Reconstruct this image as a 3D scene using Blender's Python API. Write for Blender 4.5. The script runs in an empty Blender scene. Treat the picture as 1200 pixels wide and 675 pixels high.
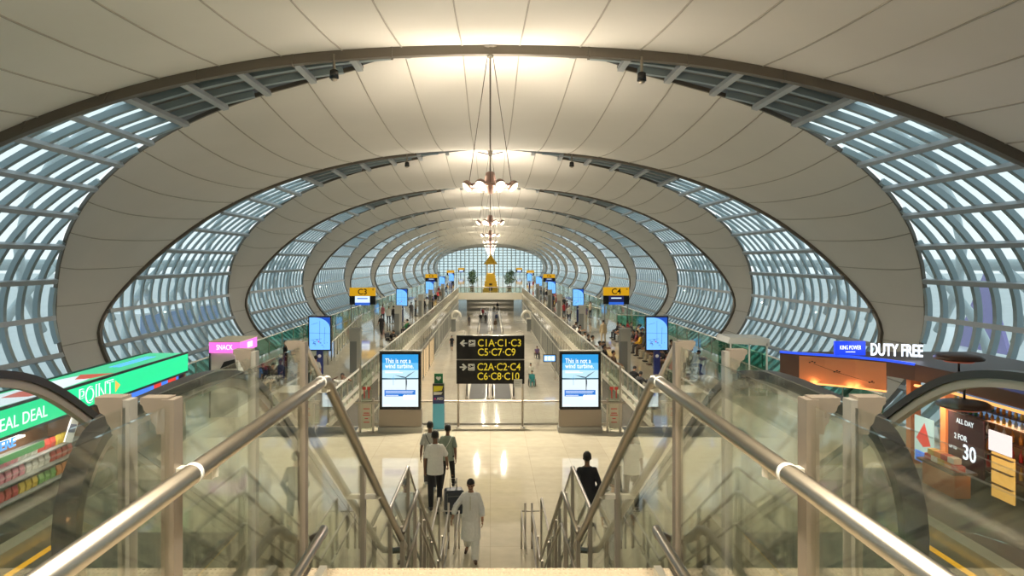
import bpy, bmesh, math, random
from mathutils import Vector, Matrix
random.seed(7)
S = bpy.context.scene
COL = S.collection
PI = math.pi
F, CX, CY, CAMZ = 870.0, 574.5, 306.0, 6.0
# ------------------------------------------------------------------ camera, world, exposure
cam = bpy.data.cameras.new('camera'); camo = bpy.data.objects.new('camera', cam); COL.objects.link(camo)
camo.location = (0, 0, CAMZ); camo.rotation_euler = (PI/2, 0, 0)
cam.sensor_width = 36; cam.lens = F/1200*36; cam.shift_x = (600-CX)/1200; cam.shift_y = -(337.5-CY)/1200
cam.clip_start = .05; cam.clip_end = 2000
S.camera = camo
S.view_settings.view_transform = 'Standard'; S.view_settings.look = 'None'
S.view_settings.exposure = 0.4; S.view_settings.gamma = 1; S.view_settings.use_curve_mapping = False
try:
    S.cycles.use_denoising = True
    S.cycles.max_bounces = 7; S.cycles.diffuse_bounces = 3; S.cycles.glossy_bounces = 4
    S.cycles.transparent_max_bounces = 32; S.cycles.sample_clamp_indirect = 4; S.cycles.caustics_reflective = False
except Exception: pass
W = bpy.data.worlds.new('sky'); S.world = W; W.use_nodes = True
wn = W.node_tree.nodes; wl = W.node_tree.links
bg = wn['Background']; tc = wn.new('ShaderNodeTexCoord'); sx = wn.new('ShaderNodeSeparateXYZ'); rp = wn.new('ShaderNodeValToRGB')
wl.new(tc.outputs['Generated'], sx.inputs[0]); wl.new(sx.outputs[2], rp.inputs[0]); wl.new(rp.outputs[0], bg.inputs[0])
rp.color_ramp.elements[0].position = 0.0; rp.color_ramp.elements[0].color = (.72, .78, .79, 1)
rp.color_ramp.elements[1].position = .6; rp.color_ramp.elements[1].color = (.63, .76, .80, 1)
bg.inputs[1].default_value = 1.25
LAMP_UP, LAMP_DOWN, LAMP_ALL = 2800, 1850, 850       # watts of each pendant: floods up, floods down, spill
# ------------------------------------------------------------------ geometry of the hall
P, Y0, NB = 25.5, 1.6, 12
def D(k): return P*k + Y0                      # depth of the k-th crown joint
ZC, EA, EB = -2.5, 22.7, 10.38                 # arch section: ellipse, heights relative to the eye
HF = 6.0                                       # eye above the concourse floor
UPZ = CAMZ - 1.72; LNZ = CAMZ - 3.79; LOWZ = CAMZ - 10.2
XV = 5.95                                      # half width of the void
TH0 = math.asin((-9.9-ZC)/EB)
def sec(th, out=0.0):
    x, z = EA*math.cos(th), ZC + EB*math.sin(th)
    nx, nz = math.cos(th)/EA, math.sin(th)/EB
    l = math.hypot(nx, nz)
    return x + out*nx/l, CAMZ + z + out*nz/l
def lerp_tab(tab, z):
    if z >= tab[0][0]: return tab[0][1]
    for (z0, w0), (z1, w1) in zip(tab, tab[1:]):
        if z >= z1:
            t = (z-z0)/(z1-z0); return w0+(w1-w0)*t
    return tab[-1][1]
H2 = P/2
NEAR = [(7.88, H2), (7.6, 10.7), (7.27, 9.65), (6.28, 8.25), (5.1, 6.7), (3.8, 5.2), (2.2, 3.6), (.6, 2.25), (-.8, 1.5), (-2, 1.2), (-4, 1.3), (-6.2, 1.9), (-9.9, 2.6)]
FAR = [(7.88, H2), (7.6, 12.4), (7.27, 12.1), (6.28, 11.75), (5.1, 11.5), (3.74, 11.1), (1.8, 10.0), (.6, 8.9), (-.5, 7.6), (-1.6, 6.0), (-2.6, 4.4), (-3.4, 3.3), (-4.2, 2.5), (-6.2, 1.8), (-9.9, 1.6)]
def zrel(th): return ZC + EB*math.sin(th)
def wn_(th): return lerp_tab(NEAR, zrel(th))
def wf_(th): return lerp_tab(FAR, zrel(th))
# ------------------------------------------------------------------ materials
MATS = {}
def srgb(r, g, b):
    f = lambda c: (c/255/12.92) if c/255 <= .04045 else ((c/255+.055)/1.055)**2.4
    return (f(r), f(g), f(b))
def mat(name, col, rough=.5, metal=0.0, noise=0.0, scale=8.0, bump=0.0, emit=None, es=1.0, spec=None):
    if name in MATS: return MATS[name]
    m = bpy.data.materials.new(name); m.use_nodes = True
    nt = m.node_tree; b = nt.nodes['Principled BSDF']
    b.inputs['Base Color'].default_value = (*col, 1); b.inputs['Roughness'].default_value = rough; b.inputs['Metallic'].default_value = metal
    if spec is not None: b.inputs['Specular IOR Level'].default_value = spec
    if noise or bump:
        tcn = nt.nodes.new('ShaderNodeTexCoord'); n = nt.nodes.new('ShaderNodeTexNoise'); n.inputs['Scale'].default_value = scale
        n.inputs['Detail'].default_value = 4
        nt.links.new(tcn.outputs['Object'], n.inputs['Vector'])
        if noise:
            mx = nt.nodes.new('ShaderNodeMix'); mx.data_type = 'RGBA'
            mx.inputs[6].default_value = (*[c*(1-noise) for c in col], 1); mx.inputs[7].default_value = (*[min(1, c*(1+noise)) for c in col], 1)
            nt.links.new(n.outputs[0], mx.inputs[0]); nt.links.new(mx.outputs[2], b.inputs['Base Color'])
        if bump:
            bp = nt.nodes.new('ShaderNodeBump'); bp.inputs['Strength'].default_value = bump; bp.inputs['Distance'].default_value = .02
            nt.links.new(n.outputs[0], bp.inputs['Height']); nt.links.new(bp.outputs[0], b.inputs['Normal'])
    if emit is not None:
        b.inputs['Emission Color'].default_value = (*emit, 1); b.inputs['Emission Strength'].default_value = es
    MATS[name] = m; return m
def glow(name, rgb255, es=1.0):
    c = srgb(*rgb255); return mat(name, tuple(x*.15 for x in c), .3, emit=c, es=es)
def glass(name, tint=(.9, .95, .92), refl=1.0, rough=.01, ior=1.45):
    if name in MATS: return MATS[name]
    m = bpy.data.materials.new(name); m.use_nodes = True; nt = m.node_tree
    for n in list(nt.nodes):
        if n.type != 'OUTPUT_MATERIAL': nt.nodes.remove(n)
    out = nt.nodes['Material Output']
    t = nt.nodes.new('ShaderNodeBsdfTransparent'); t.inputs[0].default_value = (*tint, 1)
    g = nt.nodes.new('ShaderNodeBsdfGlossy'); g.inputs['Roughness'].default_value = rough; g.inputs[0].default_value = (.95, 1, .97, 1)
    lw = nt.nodes.new('ShaderNodeLayerWeight'); lw.inputs[0].default_value = .5
    pw = nt.nodes.new('ShaderNodeMath'); pw.operation = 'POWER'; pw.inputs[1].default_value = 5
    ma = nt.nodes.new('ShaderNodeMath'); ma.operation = 'MULTIPLY_ADD'; ma.inputs[1].default_value = .96*refl; ma.inputs[2].default_value = .04*refl; ma.use_clamp = True
    mx = nt.nodes.new('ShaderNodeMixShader')
    nt.links.new(lw.outputs['Facing'], pw.inputs[0]); nt.links.new(pw.outputs[0], ma.inputs[0]); nt.links.new(ma.outputs[0], mx.inputs[0]); nt.links.new(t.outputs[0], mx.inputs[1]); nt.links.new(g.outputs[0], mx.inputs[2]); nt.links.new(mx.outputs[0], out.inputs[0])
    MATS[name] = m; return m
def tile_mat(name, col, line, sx_, sy_, rough=.12):
    if name in MATS: return MATS[name]
    m = mat(name, col, rough); nt = m.node_tree; b = nt.nodes['Principled BSDF']
    tcn = nt.nodes.new('ShaderNodeTexCoord'); br = nt.nodes.new('ShaderNodeTexBrick'); no = nt.nodes.new('ShaderNodeTexNoise')
    br.offset = 0; br.inputs['Scale'].default_value = 1; br.inputs['Brick Width'].default_value = sx_; br.inputs['Row Height'].default_value = sy_
    br.inputs['Mortar Size'].default_value = .008; br.inputs['Color1'].default_value = (*col, 1)
    br.inputs['Color2'].default_value = (*[c*.92 for c in col], 1); br.inputs['Mortar'].default_value = (*line, 1)
    nt.links.new(tcn.outputs['Object'], br.inputs['Vector'])
    no.inputs['Scale'].default_value = 3; no.inputs['Detail'].default_value = 6; nt.links.new(tcn.outputs['Object'], no.inputs['Vector'])
    mx = nt.nodes.new('ShaderNodeMix'); mx.data_type = 'RGBA'; mx.blend_type = 'MULTIPLY'; mx.inputs[0].default_value = .25
    nt.links.new(br.outputs[0], mx.inputs[6]); nt.links.new(no.outputs[0], mx.inputs[7]); nt.links.new(mx.outputs[2], b.inputs['Base Color'])
    return m
M_MEM = mat('membrane', (.68, .65, .60), .75, noise=.05, scale=.35, spec=.25)
M_SEAM = mat('membrane_seam', (.40, .37, .32), .7)
M_RIM = mat('brown_steel', (.15, .13, .105), .45, .3)
M_RIMT = mat('grey_brown_steel', (.30, .27, .22), .5, .2)
M_MULL = mat('blue_grey_steel', (.29, .36, .385), .4, .3)
M_PURL = mat('grey_steel', (.42, .45, .48), .45, .3)
M_OUT = mat('outer_steel', (.38, .47, .50), .5)
M_FLOOR = tile_mat('polished_floor', (.69, .615, .46), (.55, .48, .35), 1.2, 1.2, .05)
M_UPF = mat('upper_floor', (.55, .47, .34), .4, noise=.1, scale=30)
M_TACT = mat('tactile_tile', (.60, .50, .36), .6, noise=.12, scale=60)
M_SLAB = mat('slab_face', (.60, .56, .45), .5)
M_LOWF = tile_mat('lower_floor', (.76, .70, .58), (.6, .55, .45), 1.5, 1.5, .07)
M_STEEL = mat('brushed_steel', (.40, .365, .315), .36, 1.0, noise=.06, scale=40)
M_STEEL2 = mat('satin_steel', (.50, .45, .39), .38, .85)
M_POST = mat('taupe_post', (.30, .255, .21), .42, .5)
M_PALE = mat('pale_metal', (.74, .71, .62), .35, .3)
M_GREY = mat('grey_panel', (.34, .33, .30), .4, .4)
M_DARK = mat('dark_metal', (.035, .04, .042), .35, .3)
M_BLACK = mat('black_rubber', (.012, .012, .014), .3)
M_BLK = mat('black_panel', (.008, .008, .009), .25)
M_RG = glass('railing_glass', (.975, .98, .96), 1.1)
M_RG2 = glass('side_glass', (.96, .975, .96), 1.1)
M_FG = glass('far_glass', (.82, .86, .80), 1.6, .05)
M_WG = glass('window_glass', (.85, .92, .93), .8)
def frit(m, f=.22, col=(.86, .92, .92)):
    nt = m.node_tree; out = nt.nodes['Material Output']; old = out.inputs[0].links[0].from_socket
    t = nt.nodes.new('ShaderNodeBsdfTranslucent'); t.inputs[0].default_value = (*col, 1); mx = nt.nodes.new('ShaderNodeMixShader'); mx.inputs[0].default_value = f
    nt.links.new(old, mx.inputs[1]); nt.links.new(t.outputs[0], mx.inputs[2]); nt.links.new(mx.outputs[0], out.inputs[0])
frit(M_WG)
M_WALLG = mat('partition_glass', (.10, .11, .10), .45)
M_WALLG2 = mat('partition_reflection_mid', (.22, .225, .20), .5); M_WALLG3 = mat('partition_reflection_pale', (.40, .40, .35), .5)  # streaky reflections in the partition glass, put in as paler panel colours
M_MULL2 = mat('partition_mullion', (.52, .50, .43), .4, .3)
M_APRON = mat('apron', (.50, .52, .52), .8, noise=.15, scale=.1)
M_WHITE = mat('white_paint', (.80, .80, .76), .5)
M_GREENG = mat('green_foliage', (.03, .07, .025), .7, noise=.5, scale=9)
# ------------------------------------------------------------------ mesh builder
class MB:
    def __init__(s): s.v, s.f, s.mi, s.cur = [], [], [], 0
    def slot(s, i): s.cur = i; return s
    def add(s, vs, fs):
        o = len(s.v); s.v += [tuple(p) for p in vs]; s.f += [tuple(i+o for i in f) for f in fs]; s.mi += [s.cur]*len(fs); return s
    def box(s, c, d, rz=0, rx=0, ry=0):
        hx, hy, hz = d[0]/2, d[1]/2, d[2]/2
        vs = [Vector((x, y, z)) for x in (-hx, hx) for y in (-hy, hy) for z in (-hz, hz)]
        if rx or ry or rz:
            R = Matrix.Rotation(rz, 3, 'Z') @ Matrix.Rotation(ry, 3, 'Y') @ Matrix.Rotation(rx, 3, 'X'); vs = [R @ v for v in vs]
        c = Vector(c)
        return s.add([v+c for v in vs], [(0, 1, 3, 2), (4, 6, 7, 5), (0, 4, 5, 1), (2, 3, 7, 6), (0, 2, 6, 4), (1, 5, 7, 3)])
    def bx(s, a, b): return s.box([(p+q)/2 for p, q in zip(a, b)], [abs(q-p) for p, q in zip(a, b)])
    def tube(s, pts, r, n=10, closed=False, cap=True):
        pts = [Vector(p) for p in pts]; N = len(pts); vs = []; up = None
        rr = r if isinstance(r, (list, tuple)) else [r]*N
        for i, p in enumerate(pts):
            a = pts[(i-1) % N] if (closed or i > 0) else p; b = pts[(i+1) % N] if (closed or i < N-1) else p
            t = (b-a)
            if t.length < 1e-9: t = Vector((0, 0, 1))
            t.normalize()
            if up is None: up = Vector((0, 0, 1)) if abs(t.z) < .9 else Vector((1, 0, 0))
            u = t.cross(up)
            if u.length < 1e-6: u = t.cross(Vector((1, .1, 0)))
            u.normalize(); w = u.cross(t).normalized(); up = w
            k = 1.0
            if 0 < i < N-1 or closed:
                c = (p-a).normalized().dot(t); k = 1/max(.5, c)
            for j in range(n):
                an = 2*PI*j/n; vs.append(p + (u*math.cos(an)+w*math.sin(an))*rr[i]*k)
        fs = []
        for i in range(N if closed else N-1):
            for j in range(n):
                a0, a1 = i*n+j, i*n+(j+1) % n; b0, b1 = ((i+1) % N)*n+j, ((i+1) % N)*n+(j+1) % n
                fs.append((a0, a1, b1, b0))
        if cap and not closed: fs += [tuple(range(n))[::-1], tuple((N-1)*n+j for j in range(n))]
        return s.add(vs, fs)
    def sweep(s, pts, dirs, w, h):
        """rectangular bar along pts; dirs[i] = (width dir, height dir)"""
        vs = []; N = len(pts)
        for p, (a, b) in zip(pts, dirs):
            p, a, b = Vector(p), Vector(a)*w/2, Vector(b)*h/2
            vs += [p-a-b, p+a-b, p+a+b, p-a+b]
        fs = [(i*4+j, i*4+(j+1) % 4, (i+1)*4+(j+1) % 4, (i+1)*4+j) for i in range(N-1) for j in range(4)]
        fs += [(3, 2, 1, 0), tuple((N-1)*4+j for j in range(4))]
        return s.add(vs, fs)
    def prism(s, poly, axis, a, b):
        """polygon extruded along an axis: 0 x (poly = y,z), 1 y (x,z), 2 z (x,y)"""
        def P3(p, t): return ((t, p[0], p[1]), (p[0], t, p[1]), (p[0], p[1], t))[axis]
        n = len(poly)
        return s.add([P3(p, a) for p in poly]+[P3(p, b) for p in poly], [tuple(range(n)), tuple(range(2*n-1, n-1, -1))]+[(i, (i+1) % n, n+(i+1) % n, n+i) for i in range(n)])
    def lathe(s, prof, c=(0, 0, 0), n=16, sx=1, sy=1):
        vs = []; N = len(prof)
        for r, z in prof:
            for j in range(n):
                a = 2*PI*j/n; vs.append((c[0]+r*sx*math.cos(a), c[1]+r*sy*math.sin(a), c[2]+z))
        fs = [(i*n+j, i*n+(j+1) % n, (i+1)*n+(j+1) % n, (i+1)*n+j) for i in range(N-1) for j in range(n)]
        fs += [tuple(range(n))[::-1], tuple((N-1)*n+j for j in range(n))]
        return s.add(vs, fs)
    def ell(s, c, r, n=12, m=8, R=None):
        vs = []; fs = []
        for i in range(1, m):
            ph = PI*i/m
            for j in range(n):
                a = 2*PI*j/n; vs.append(Vector((r[0]*math.sin(ph)*math.cos(a), r[1]*math.sin(ph)*math.sin(a), r[2]*math.cos(ph))))
        vs += [Vector((0, 0, r[2])), Vector((0, 0, -r[2]))]; T, B = len(vs)-2, len(vs)-1
        for i in range(m-2):
            for j in range(n): fs.append((i*n+j, (i+1)*n+j, (i+1)*n+(j+1) % n, i*n+(j+1) % n))
        for j in range(n): fs += [(T, j, (j+1) % n), (B, (m-2)*n+(j+1) % n, (m-2)*n+j)]
        if R is not None: vs = [R @ v for v in vs]
        c = Vector(c); return s.add([v+c for v in vs], fs)
    def capsule(s, a, b, r0, r1, n=10):
        a, b = Vector(a), Vector(b); t = b-a; L = t.length; t.normalize()
        up = Vector((0, 0, 1)) if abs(t.z) < .9 else Vector((0, 1, 0))
        u = t.cross(up).normalized(); w = u.cross(t); vs = []; rings = []
        for k in (80, 50, 20): an = math.radians(k); rings.append((-r0*math.sin(an), r0*math.cos(an)))
        for k in (20, 50, 80): an = math.radians(k); rings.append((L+r1*math.sin(an), r1*math.cos(an)))
        for d, r in rings:
            for j in range(n):
                an = 2*PI*j/n; vs.append(a+t*d+(u*math.cos(an)+w*math.sin(an))*r)
        N = len(rings)
        fs = [(i*n+j, i*n+(j+1) % n, (i+1)*n+(j+1) % n, (i+1)*n+j) for i in range(N-1) for j in range(n)]
        fs += [tuple(range(n))[::-1], tuple((N-1)*n+j for j in range(n))]
        return s.add(vs, fs)
    def stack(s, rings, n=16):
        """rings: (centre, x axis * rx, y axis * ry)"""
        vs = []
        for c, a, b in rings:
            for j in range(n):
                t = 2*PI*j/n; vs.append(Vector(c)+Vector(a)*math.cos(t)+Vector(b)*math.sin(t))
        N = len(rings)
        fs = [(i*n+j, i*n+(j+1) % n, (i+1)*n+(j+1) % n, (i+1)*n+j) for i in range(N-1) for j in range(n)]
        fs += [tuple(range(n))[::-1], tuple((N-1)*n+j for j in range(n))]
        return s.add(vs, fs)
    def mesh(s, name, off=(0, 0, 0), smooth=False):
        me = bpy.data.meshes.new(name); me.from_pydata([(x-off[0], y-off[1], z-off[2]) for x, y, z in s.v], [], s.f)
        me.polygons.foreach_set('material_index', s.mi)
        if smooth: me.polygons.foreach_set('use_smooth', [True]*len(s.f))
        bm = bmesh.new(); bm.from_mesh(me); bmesh.ops.recalc_face_normals(bm, faces=bm.faces); bm.to_mesh(me); bm.free()
        me.update(); return me
    def build(s, name, mats, parent=None, smooth=False, world=True, loc=None):
        off = (0, 0, 0)
        if parent is not None and world: off = wloc(parent)
        elif loc is not None: off = loc
        me = s.mesh(name, off, smooth)
        for m in (mats if isinstance(mats, (list, tuple)) else [mats]): me.materials.append(m)
        o = bpy.data.objects.new(name, me); COL.objects.link(o)
        if parent is not None: o.parent = parent
        elif loc is not None: o.location = loc
        return o
def wloc(o):
    v = Vector(o.location)
    while o.parent is not None: o = o.parent; v += Vector(o.location)
    return v
LABELS = []
def tag(o, label, cat, group=None, kind=None):
    o['label'] = label; o['category'] = cat
    if group: o['group'] = group
    if kind: o['kind'] = kind
    return o
def thing(name, label, cat, loc, rz=0, group=None):
    o = bpy.data.objects.new(name, None); COL.objects.link(o); o.empty_display_size = .2
    o.location = loc; o.rotation_euler = (0, 0, rz); return tag(o, label, cat, group)
def struct(o, label=None):
    o['kind'] = 'structure'
    if label: o['label'] = label
    return o
def dup(root, loc, rz, label=None, group=None, kids=True):
    r = root.copy(); COL.objects.link(r); r.location = loc; r.rotation_euler = (0, 0, rz)
    if label: r['label'] = label
    if group: r['group'] = group
    for ch in list(root.children):
        c = ch.copy(); COL.objects.link(c); c.parent = r
        for g in ch.children:
            d = g.copy(); COL.objects.link(d); d.parent = c
    return r
def at(px, py, y): return Vector(((px-CX)*y/F, y, CAMZ-(py-CY)*y/F))
TXT = {}
def text(name, s, size, loc, face, m, parent, align='CENTER', bold=.0, ext=.004, sx=1.0, fit=None):
    """flat lettering; face: '-y', '+x', '-x' = the way it looks, or an angle about z added to '-y'"""
    cu = bpy.data.curves.new('lettering', 'FONT'); cu.body = s; cu.size = size; cu.extrude = ext; cu.offset = bold*size
    cu.align_x = align; cu.align_y = 'CENTER'; cu.resolution_u = 3
    o = bpy.data.objects.new('tmp', cu); COL.objects.link(o)
    dg = bpy.context.evaluated_depsgraph_get(); me = bpy.data.meshes.new_from_object(o.evaluated_get(dg))
    bpy.data.objects.remove(o); bpy.data.curves.remove(cu)
    if fit:
        xs = [v.co.x for v in me.vertices]; sx = fit/(max(xs)-min(xs))
    a = {'-y': 0, '+x': PI/2, '-x': -PI/2}.get(face, face if not isinstance(face, str) else 0)
    off = Vector(loc) - (wloc(parent) if parent is not None else Vector((0, 0, 0)))
    me.transform(Matrix.Translation(off) @ Matrix.Rotation(a, 4, 'Z') @ Matrix.Rotation(PI/2, 4, 'X') @ Matrix.Diagonal((sx, 1, 1, 1)))
    me.name = name; me.materials.clear(); me.materials.append(m)
    ob = bpy.data.objects.new(name, me); COL.objects.link(ob); ob.parent = parent; return ob
def light(name, kind, loc, power, col, rot=None, size=.3, spot=None, blend=.6):
    l = bpy.data.lights.new(name, kind); l.energy = power; l.color = col
    if kind == 'AREA': l.size = size
    else: l.shadow_soft_size = size
    if spot: l.spot_size = spot; l.spot_blend = blend
    o = bpy.data.objects.new(name, l); COL.objects.link(o); o.location = loc
    if rot: o.rotation_euler = rot
    return o
# ================================================================== SETTING
# floors
b = MB()
b.bx((-16.2, 3.2, -1.2), (16.2, 27.0, 0)); b.bx((-14.6, 27.0, -1.2), (-XV, 139, 0)); b.bx((XV, 27.0, -1.2), (14.6, 139, 0)); b.bx((-14.6, 139, -1.2), (14.6, 309, 0))
b.bx((-16.2, -14, -1.2), (16.2, 3.2, 0))
struct(b.build('floor', M_FLOOR))
b = MB(); b.bx((-21, -14, LOWZ-.3), (21, 309, LOWZ)); struct(b.build('floor_lower', M_LOWF))
b = MB(); b.bx((-3.1, -6, UPZ-.35), (3.1, 3.3, UPZ)); b.bx((-1.1, 3.3, UPZ-.35), (1.1, 3.95, UPZ)); struct(b.build('floor_upper', M_UPF))
# stair: two flights and a landing
b = MB()
n1, r1, t1 = 12, (UPZ-LNZ)/12, .275
for i in range(n1):
    b.bx((-.98, 4.13+i*t1, UPZ-(i+1)*r1-.16), (.98, 4.13+(i+1)*t1+.02, UPZ-(i+1)*r1))
yl = 4.13+n1*t1
b.bx((-.98, yl, LNZ-.2), (.98, 8.95, LNZ))
n2 = 13; r2 = LNZ/n2
for i in range(n2-1):
    b.bx((-.98, 8.95+i*.29, max(0, LNZ-(i+1)*r2-.16)), (.98, 8.95+(i+1)*.29+.02, LNZ-(i+1)*r2))
struct(b.build('floor_stair', M_FLOOR))
b = MB(); b.bx((-1.0, 3.9, UPZ-.04), (1.0, 4.15, UPZ+.004))
for i in range(70):
    for j in range(5): b.lathe([(.010, 0), (.006, .006)], (-.985+i*.0285, 3.93+j*.05, UPZ+.004), 6)
struct(b.build('trim_stair_nosing', M_TACT))
# membranes (one per bay), with welded seams
SAG = 1.0
NT, NS = 96, 12
def mem_pt(th, s, yc, out=0.0):
    wN, wF = wn_(th), wf_(th); w = wF if s > 0 else wN
    d = SAG*(1-s*s)*min(1, ((wN+wF)/2/H2))**1.2
    x, z = sec(th, -d+out); return (x, yc+w*s, z)
ths = [TH0+(PI-2*TH0)*i/NT for i in range(NT+1)]
# equal arc-length seams
def arc_param(step):
    fine = [TH0+(PI-2*TH0)*i/2000 for i in range(2001)]; L = [0]
    for a, c in zip(fine, fine[1:]):
        p, q = sec(a), sec(c); L.append(L[-1]+math.hypot(p[0]-q[0], p[1]-q[1]))
    tot = L[-1]; n = int(tot/step)|1; out = []; j = 0
    for i in range(n+1):
        t = tot*i/n
        while j < 1999 and L[j+1] < t: j += 1
        out.append(fine[j])
    return out
SEAMS = arc_param(2.15)[1:-1]
for k in range(0, NB+1):
    yc = D(k)+H2-P
    if k == 0: pass
    b = MB(); vs = [mem_pt(th, -1+2*j/NS, yc) for th in ths for j in range(NS+1)]
    fs = [(i*(NS+1)+j, i*(NS+1)+j+1, (i+1)*(NS+1)+j+1, (i+1)*(NS+1)+j) for i in range(NT) for j in range(NS)]
    b.add(vs, fs); b.slot(1)
    for th in SEAMS:
        pts = []; dr = []
        for j in range(NS+1):
            s_ = -1+2*j/NS; p = Vector(mem_pt(th, s_, yc, -.015)); q = Vector(mem_pt(th+.002, s_, yc, -.015)); pts.append(p)
            t = (q-p).normalized(); nn = Vector((math.cos(th)/EA, 0, math.sin(th)/EB)).normalized(); dr.append((t, nn))
        b.sweep(pts, dr, .045, .04)
    o = struct(b.build('ceiling_membrane', [M_MEM, M_SEAM], smooth=True))
# rim beams along membrane edges
def edge_path(fn, yc, sgn, th0, th1, n, out=0.0):
    pts = []; dr = []
    for i in range(n+1):
        th = th0+(th1-th0)*i/n; x, z = sec(th, out); pts.append((x, yc+sgn*fn(th), z))
        dr.append((Vector((0, 1, 0)), Vector((math.cos(th)/EA, 0, math.sin(th)/EB)).normalized()))
    return pts, dr
for k in range(0, NB+1):
    yc = D(k)-H2
    b = MB(); thc = PI/2 if k == 1 else math.acos(5.2/EA); p, d = edge_path(wf_, yc, 1, TH0, PI-TH0, 90, -.05)
    if k == 1: b.sweep(p, d, .30, .62)
    else:
        for a0, a1 in ((TH0, thc), (PI-thc, PI-TH0)):
            q, e = edge_path(wf_, yc, 1, a0, a1, 40, .0); b.sweep(q, e, .30, .36)
    if k == 1:
        for i in range(0, 91, 3):
            q, dd = p[i], d[i]; b.box((q[0], q[1]+.0, q[2]), (.08, .40, .70), 0, 0, -math.atan2(dd[1].x, dd[1].z) + 0)
    b.slot(1)
    if k == 1: p, d = edge_path(wf_, yc+.42, 1, TH0, PI-TH0, 90, -.18); b.sweep(p, d, .12, .14)
    struct(b.build('trim_rim_beam', [M_RIM, M_RIMT], smooth=False))
    b = MB()
    for a0, a1 in ((TH0, PI/2-.22), (PI/2+.22, PI-TH0)):
        p, d = edge_path(wn_, D(k)+H2, -1, a0, a1, 44, -.02); b.sweep(p, d, .14, .16)
    struct(b.build('trim_membrane_edge', M_RIM))
# glazing bays
PURL = arc_param(2.0)
TH_OP = math.asin((5.75-ZC)/EB)           # above this the bay is closed with dark panels
wnum = 0
for k in range(0, NB+1):
    a_y = D(k)-H2; b_y = D(k)+H2
    def lo(th): return a_y+wf_(th)
    def hi(th): return b_y-wn_(th)
    for side in (1, -1):
        wnum += 1
        def S2(th, out=0.0):
            x, z = sec(th, out); return x*side, z
        n = 44; g = MB(); tt = [TH0+(TH_OP-TH0)*i/n for i in range(n+1)]
        vs = []; 
        for th in tt:
            x, z = S2(th, .32)
            for j in range(5): vs.append((x, lo(th)-.3+(hi(th)-lo(th)+.6)*j/4, z))
        g.add(vs, [(i*5+j, i*5+j+1, (i+1)*5+j+1, (i+1)*5+j) for i in range(n) for j in range(4)])
        glz = struct(g.build('window_%d' % wnum, M_WG, smooth=True))
        f = MB(); sp = 1.3 if k < 6 else 2.2
        nm = int((hi(TH0+.05)-lo(TH0+.05))/sp)+4; tf = [TH0+(PI/2-.05-TH0)*i/100 for i in range(101)]
        ymin = min(lo(t) for t in tf); ymax = max(hi(t) for t in tf); y = ymin+.4
        while y < ymax:
            run = []
            for th in tf+[None]:
                if th is not None and lo(th) < y < hi(th): run.append(th)
                else:
                    if len(run) > 1:
                        rr = run[::2] if len(run) > 8 else run
                        if rr[-1] != run[-1]: rr.append(run[-1])
                        pts = []; dr = []
                        for t in rr:
                            x, z = S2(t, .02); pts.append((x, y, z)); dr.append((Vector((0, 1, 0)), Vector((side*math.cos(t)/EA, 0, math.sin(t)/EB)).normalized()))
                        f.sweep(pts, dr, .25 if k < 2 else .2 if k < 5 else .15, .26 if k < 2 else .14 if k < 5 else .08)
                    run = []
            y += sp
        f.slot(1)
        for th in PURL:
            if th < PI/2-.03 and hi(th)-lo(th) > .8:
                x, z = S2(th, -.20); dn = Vector((side*math.cos(th)/EA, 0, math.sin(th)/EB)).normalized(); ta = Vector((0, 1, 0)).cross(dn)
                f.sweep([(x, lo(th), z), (x, hi(th)-.32, z)], [(ta, dn)]*2, .24, .2)
        # dark boarded part near the crown
        f.slot(2); n = 24; tt = [TH_OP+(PI/2-TH_OP)*i/n for i in range(n+1)]; vs = []
        for th in tt:
            x, z = S2(th, .30); vs += [(x, lo(th)-3, z), (x, hi(th)+3, z)]
        f.add(vs, [(i*2, i*2+1, i*2+3, i*2+2) for i in range(n)])
        f.build('window_frame', [M_MULL, M_PURL, M_RIM], glz)
# outer tubular trusses seen through the near glazing
for k in range(0, 4):
    for side in (1, -1):
        b = MB()
        for dy in (-9, -3, 3, 9):
            y = D(k)+dy
            for o0, a0, a1, dd in ((1.6, TH0+.25, TH0+.95, 4.5), (1.9, TH0+.7, 1.15, -4.5)):
                pts = []
                for i in range(9):
                    t = i/8; x, z = sec(a0+(a1-a0)*t, o0+.8*math.sin(PI*t)); pts.append((x*side, y+dd*(t-.5)*2, z))
                b.tube(pts, .24, 8)
        x, z = sec(.15, 2.4)
        b.tube([(x*side, D(k)-12.7, z), (x*side, D(k)+12.7, z)], .3, 10)
        x, z = sec(.62, 2.4); b.tube([(x*side, D(k)-12.7, z), (x*side, D(k)+12.7, z)], .26, 10)
        struct(b.build('trim_outer_truss', M_OUT, smooth=True))
b = MB(); b.bx((-700, -100, -9.3), (700, 900, -9)); struct(b.build('ground_apron', M_APRON))
# end wall with its arched window
YE = D(NB)-.5
b = MB(); n = 48; vs = []
AW, AH = 21.7, 5.6+1.2
for i in range(n+1):
    th = TH0+(PI-2*TH0)*i/n; x, z = sec(th, .6); zr = z-CAMZ
    xi, zi = x*.935, CAMZ+(zr*.68 if zr > 0 else zr)
    vs += [(x, YE, z), (xi, YE, zi), (x, YE+.6, z), (xi, YE+.6, zi)]
b.add(vs, [(i*4+a, i*4+c, (i+1)*4+c, (i+1)*4+a) for i in range(n) for a, c in ((0, 1), (2, 3), (1, 3))])
struct(b.build('wall_far', M_MEM))
g = MB(); g.bx((-21.6, YE+.3, -4.2), (21.6, YE+.32, CAMZ+5.8)); endw = struct(g.build('window_%d' % (wnum+1), M_WG))
b = MB()
for i in range(-12, 13): b.bx((i*1.75-.17, YE+.05, 0), (i*1.75+.17, YE+.25, CAMZ+5.9))
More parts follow.
